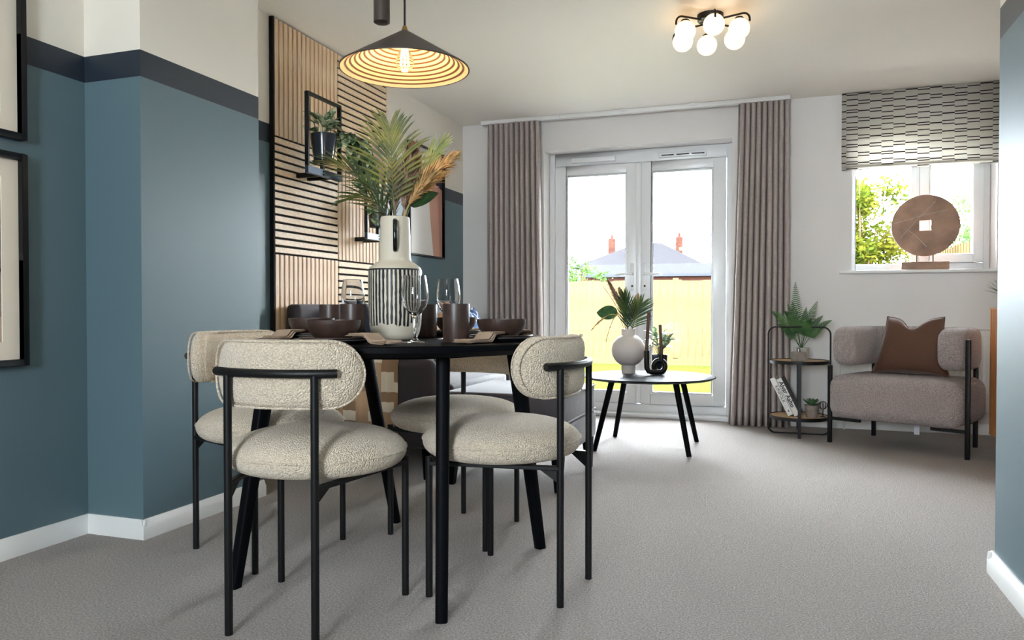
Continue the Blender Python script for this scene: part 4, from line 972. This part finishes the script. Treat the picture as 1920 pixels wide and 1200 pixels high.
# ---------------------------------------------------------------- radiator
ra = thing('radiator', 'white panel radiator on the wall under the window, behind the armchair', 'radiator', (.42, 5.80, .16))
obj('panel', bx(0, .98, 0, .012, .0, .54), 'rad', ra, bevel=.004)
rmh = bx(-.012, .012, -.006, 0, .03, .50).mesh('rib', bevel=.005, seg=2)
for k in range(24): obj('rib', rmh, 'rad', ra, (.03 + k * .04, -.0002, 0))
obj('rear_panel', bx(0, .98, .045, .057, 0, .54), 'rad', ra, bevel=.004)
obj('top_grille', bx(0, .98, -.004, .06, .5405, .552), 'rad', ra, bevel=.003)
for x in (-.006, .981): obj('side_cover', bx(x, x + .005, -.004, .06, .01, .552), 'rad', ra)
obj('bracket', bx(.2, .24, .0575, .0785, .1, .45), 'rad', ra); obj('bracket', bx(.74, .78, .0575, .0785, .1, .45), 'rad', ra)
for x in (.02, .96): obj('pipe', MB().tube([(x, .03, 0), (x, .03, -.16)], .0075, 10), 'rad', ra)
obj('valve', MB().tube([(.96, .03, -.045), (.96, .03, -.005)], .017, 14), 'white', ra)

# ---------------------------------------------------------------- sideboard
sb = thing('sideboard', 'oak sideboard with fluted front on slim black legs against the right wall', 'sideboard', (1.14, 3.5, 0))
YE = 1.535
obj('carcass', bx(.014, .395, .003, YE - .003, .132, .842), 'flute', sb, bevel=.002)
obj('top', bx(.0, .40, 0, YE, .8422, .848), 'flute', sb)
fm = MB().prism([(.0137, .0)] + [(.0137 - .0135 * math.sin(PI * k / 8), .019 - .019 * math.cos(PI * k / 8)) for k in range(1, 8)] + [(.0137, .038)], lambda p, e: (p[0], p[1], .842 if e else .13)).mesh('flute', ang=30)
for k in range(40): obj('flute', fm, 'flute', sb, (0, .003 + k * .0382, 0))
for (x, y) in ((.05, .10), (.05, YE - .10), (.35, .10), (.35, YE - .10)): obj('leg', bx(x - .014, x + .014, y - .014, y + .014, 0, .1318), 'black', sb, bevel=.002)
ap = thing('spiky_plant', 'small spiky green plant in a dark pot on the sideboard', 'plant', (1.205, 4.95, .8485))
obj('pot', MB().shell([(0, 0), (.030, 0), (.038, .07), (.035, .07), (.028, .006), (0, .006)], 28), 'pot', ap)
obj('soil', MB().lathe([(0, .062), (.034, .061)], 18), 'soil', ap)
for k in range(26):
    a = k * 2.4; el = .35 + .9 * ((k * 7) % 26) / 26; mb = MB(); blade(mb, (0, 0, .06), (math.cos(a) * math.cos(el), math.sin(a) * math.cos(el), math.sin(el)), (0, 0, 1), .14, .012, .12, 5); obj('leaf', mb, 'succ', ap, flip=False)

# ---------------------------------------------------------------- disc sculpture on the sill
ds = thing('disc_sculpture', 'brown stone disc sculpture with square hole on the window sill', 'sculpture', (.955, 5.94, WZ0 + .0255), rad(-6))
mb = MB(); N = 96; yo = .02; vs_ = []; fs2 = []; hs = .036; dz = .305; rd = .21
sqp = []
for k in range(N):
    a = 2 * PI * k / N; m_ = max(abs(math.cos(a)), abs(math.sin(a))); sqp.append((hs * math.cos(a) / m_, hs * math.sin(a) / m_))
for y_ in (-yo, yo):
    for k in range(N): a = 2 * PI * k / N; vs_.append((rd * math.cos(a), y_, dz + rd * math.sin(a)))
    for (x, z) in sqp: vs_.append((x, y_, dz + z))
for k in range(N):
    j = (k + 1) % N
    fs2 += [(k, j, N + j, N + k), (2 * N + k, 3 * N + k, 3 * N + j, 2 * N + j), (k, 2 * N + k, 2 * N + j, j), (N + k, N + j, 3 * N + j, 3 * N + k)]
mb.add(vs_, fs2); dsc = obj('disc', mb, 'stone', ds, bevel=.004)
def groove(x0, z0, x1, z1):
    obj('vein', MB().tube([(x0, -.0203, dz + z0), ((x0 + x1) / 2, -.0203, dz + (z0 + z1) / 2 + .006), (x1, -.0203, dz + z1)], .0013, 6), 'conc', dsc)
groove(-.19, .02, .13, .10); groove(-.15, -.08, .06, .16); groove(-.10, -.03, .01, -.15)
for x in (-.05, .05): obj('rod', MB().tube([(x, 0, .054), (x, 0, dz - math.sqrt(rd * rd - .0025) + .004)], .0035, 8), 'black', ds)
obj('plinth', bx(-.145, .145, -.04, .04, 0, .055), 'stone', ds, bevel=.003)

# ---------------------------------------------------------------- garden
struct('lawn', bx(-30, 30, YB + .31, 60, -.42, -.30), 'lawn')
struct('patio', bx(-5, 1.85, YB + .31, 7.95, -.299, -.08), 'pave')
fe = thing('garden_fence', 'timber feather edge fence across the end of the garden', 'fence', (0, 15.6, -.3))
bmh = MB().prism([(0, 0), (.142, .006), (.142, .02), (0, .012)], lambda p, e: (p[0], p[1], 1.70 if e else .14)).mesh('board')
for k in range(66): obj('board', bmh, 'fence', fe, (-7.2 + k * .138, -.02 + .003 * (k % 2), R.uniform(-.012, .012)))
obj('gravel_board', bx(-7.2, 1.9, -.03, .02, -.02, .135), 'fence', fe)
for z in (.4, 1.4): obj('rail', bx(-7.2, 1.9, .021, .07, z, z + .08), 'fence', fe)
for x in (-7, -4.5, -2, .5): obj('post', bx(x, x + .1, .071, .17, 0, 1.75), 'fence', fe)
fe = thing('side_fence', 'timber fence running down the side of the garden beside the bushes', 'fence', (1.92, 6.3, -.3))
bmh = MB().prism([(0, 0), (.142, .006), (.142, .02), (0, .012)], lambda p, e: (p[1], p[0], 1.86 if e else .14)).mesh('board')
for k in range(66): obj('board', bmh, 'fence', fe, (0, k * .138, R.uniform(-.012, .012)))
obj('gravel_board', bx(-.03, .02, 0, 9.1, -.02, .135), 'fence', fe)
for z in (.4, 1.5): obj('rail', bx(.023, .07, 0, 9.1, z, z + .08), 'fence', fe)
def tree(name, label, loc, h, rx, rz_, zc, m, n, seed, lsz=.06):
    t = thing(name, label, 'bush' if 'bush' in name else 'tree', loc, 0, None); rr3 = random.Random(seed)
    tk = MB(); tk.tube([(0, 0, 0), (.03, .02, h * .4), (.0, .0, h * .75)], [.05, .035, .012], 8); obj('trunk', tk, 'bark', t)
    for k in range(14):
        a = rr3.uniform(0, 2 * PI); z0 = h * rr3.uniform(.1, .6); obj('branch', MB().tube(bez((.01, .01, z0), (.4 * rx * math.cos(a), .4 * rx * math.sin(a), z0 + .1 * h), (.8 * rx * math.cos(a), .8 * rx * math.sin(a), min(h * .95, z0 + .35 * h)), 5), [.014, .012, .010, .008, .006, .004], 6), 'bark', t)
    mb = MB()
    cl = [(V((rr3.gauss(0, .45) * rx, rr3.gauss(0, .45) * rx, zc + rr3.gauss(0, .42) * rz_)), rr3.uniform(.14, .3) * rx) for _ in range(46)]
    for i in range(n):
        c, r3 = rr3.choice(cl); p = c + V((rr3.gauss(0, .6), rr3.gauss(0, .6), rr3.gauss(0, .6))) * r3
        if p.z < .05: continue
        d = V((rr3.gauss(0, 1), rr3.gauss(0, 1), rr3.gauss(0, .7))).normalized(); s_ = d.orthogonal().normalized(); q = rr3.uniform(.7, 1.3) * lsz
        mb.add([p, p + d * q * .5 + s_ * q * .28, p + d * q, p + d * q * .5 - s_ * q * .28], [(0, 1, 2, 3)])
    tag(obj('foliage', mb, m, t, weld=False, flip=False), kind='stuff')
tree('garden_bush', 'yellow green leafy bush growing outside the window', (.92, 10.0, -.3), 3.0, .62, 1.25, 1.75, 'bush', 9000, 4, .07)
tree('garden_tree', 'green tree rising beyond the side fence', (3.2, 16.6, -.3), 3.9, .9, 1.1, 2.2, 'bushd', 4200, 5, .08)
tree('garden_tree', 'small green tree beyond the end fence beside the brick house', (-5.55, 20.5, -.3), 2.5, .8, .7, 1.75, 'bushd', 3600, 6, .1)
hs_ = thing('neighbour_house', 'brick bungalow with hipped tile roof and two chimneys beyond the fence', 'house', (-6.4, 40, -.3))
obj('wall', bx(-3.6, 2.7, 0, 8, 0, 3.25), 'brick', hs_)
rv = [(-4.0, -.4, 3.25), (3.1, -.4, 3.25), (3.1, 8.4, 3.25), (-4.0, 8.4, 3.25), (-1.3, 4, 4.85), (.1, 4, 4.85)]
obj('roof', MB().add(rv, [(0, 1, 5, 4), (1, 2, 5), (2, 3, 4, 5), (3, 0, 4), (0, 3, 2, 1)]), 'roof', hs_)
for x in (-2.85, 1.05):
    ch_ = obj('chimney', bx(x - .18, x + .18, 4.4, 4.9, 3.7, 5.2), 'brick', hs_); obj('chimney_pot', MB().lathe([(.09, 5.2), (.07, 5.45), (.0, 5.45)], 14, (x, 4.65, 0)), 'brick', ch_)
ga = thing('flat_roof_garage', 'low brick garage with pale flat roof fascia beyond the end fence', 'garage', (-4.35, 30, -.3))
obj('wall', bx(-2.9, 3.2, 0, 4, 0, 2.42), 'brick', ga)
obj('fascia', bx(-3.0, 3.3, -.15, 4.1, 2.45, 2.85), 'fascia', ga)
obj('gutter', bx(-3.0, 3.3, -.24, -.151, 2.36, 2.46), 'gutter', ga)
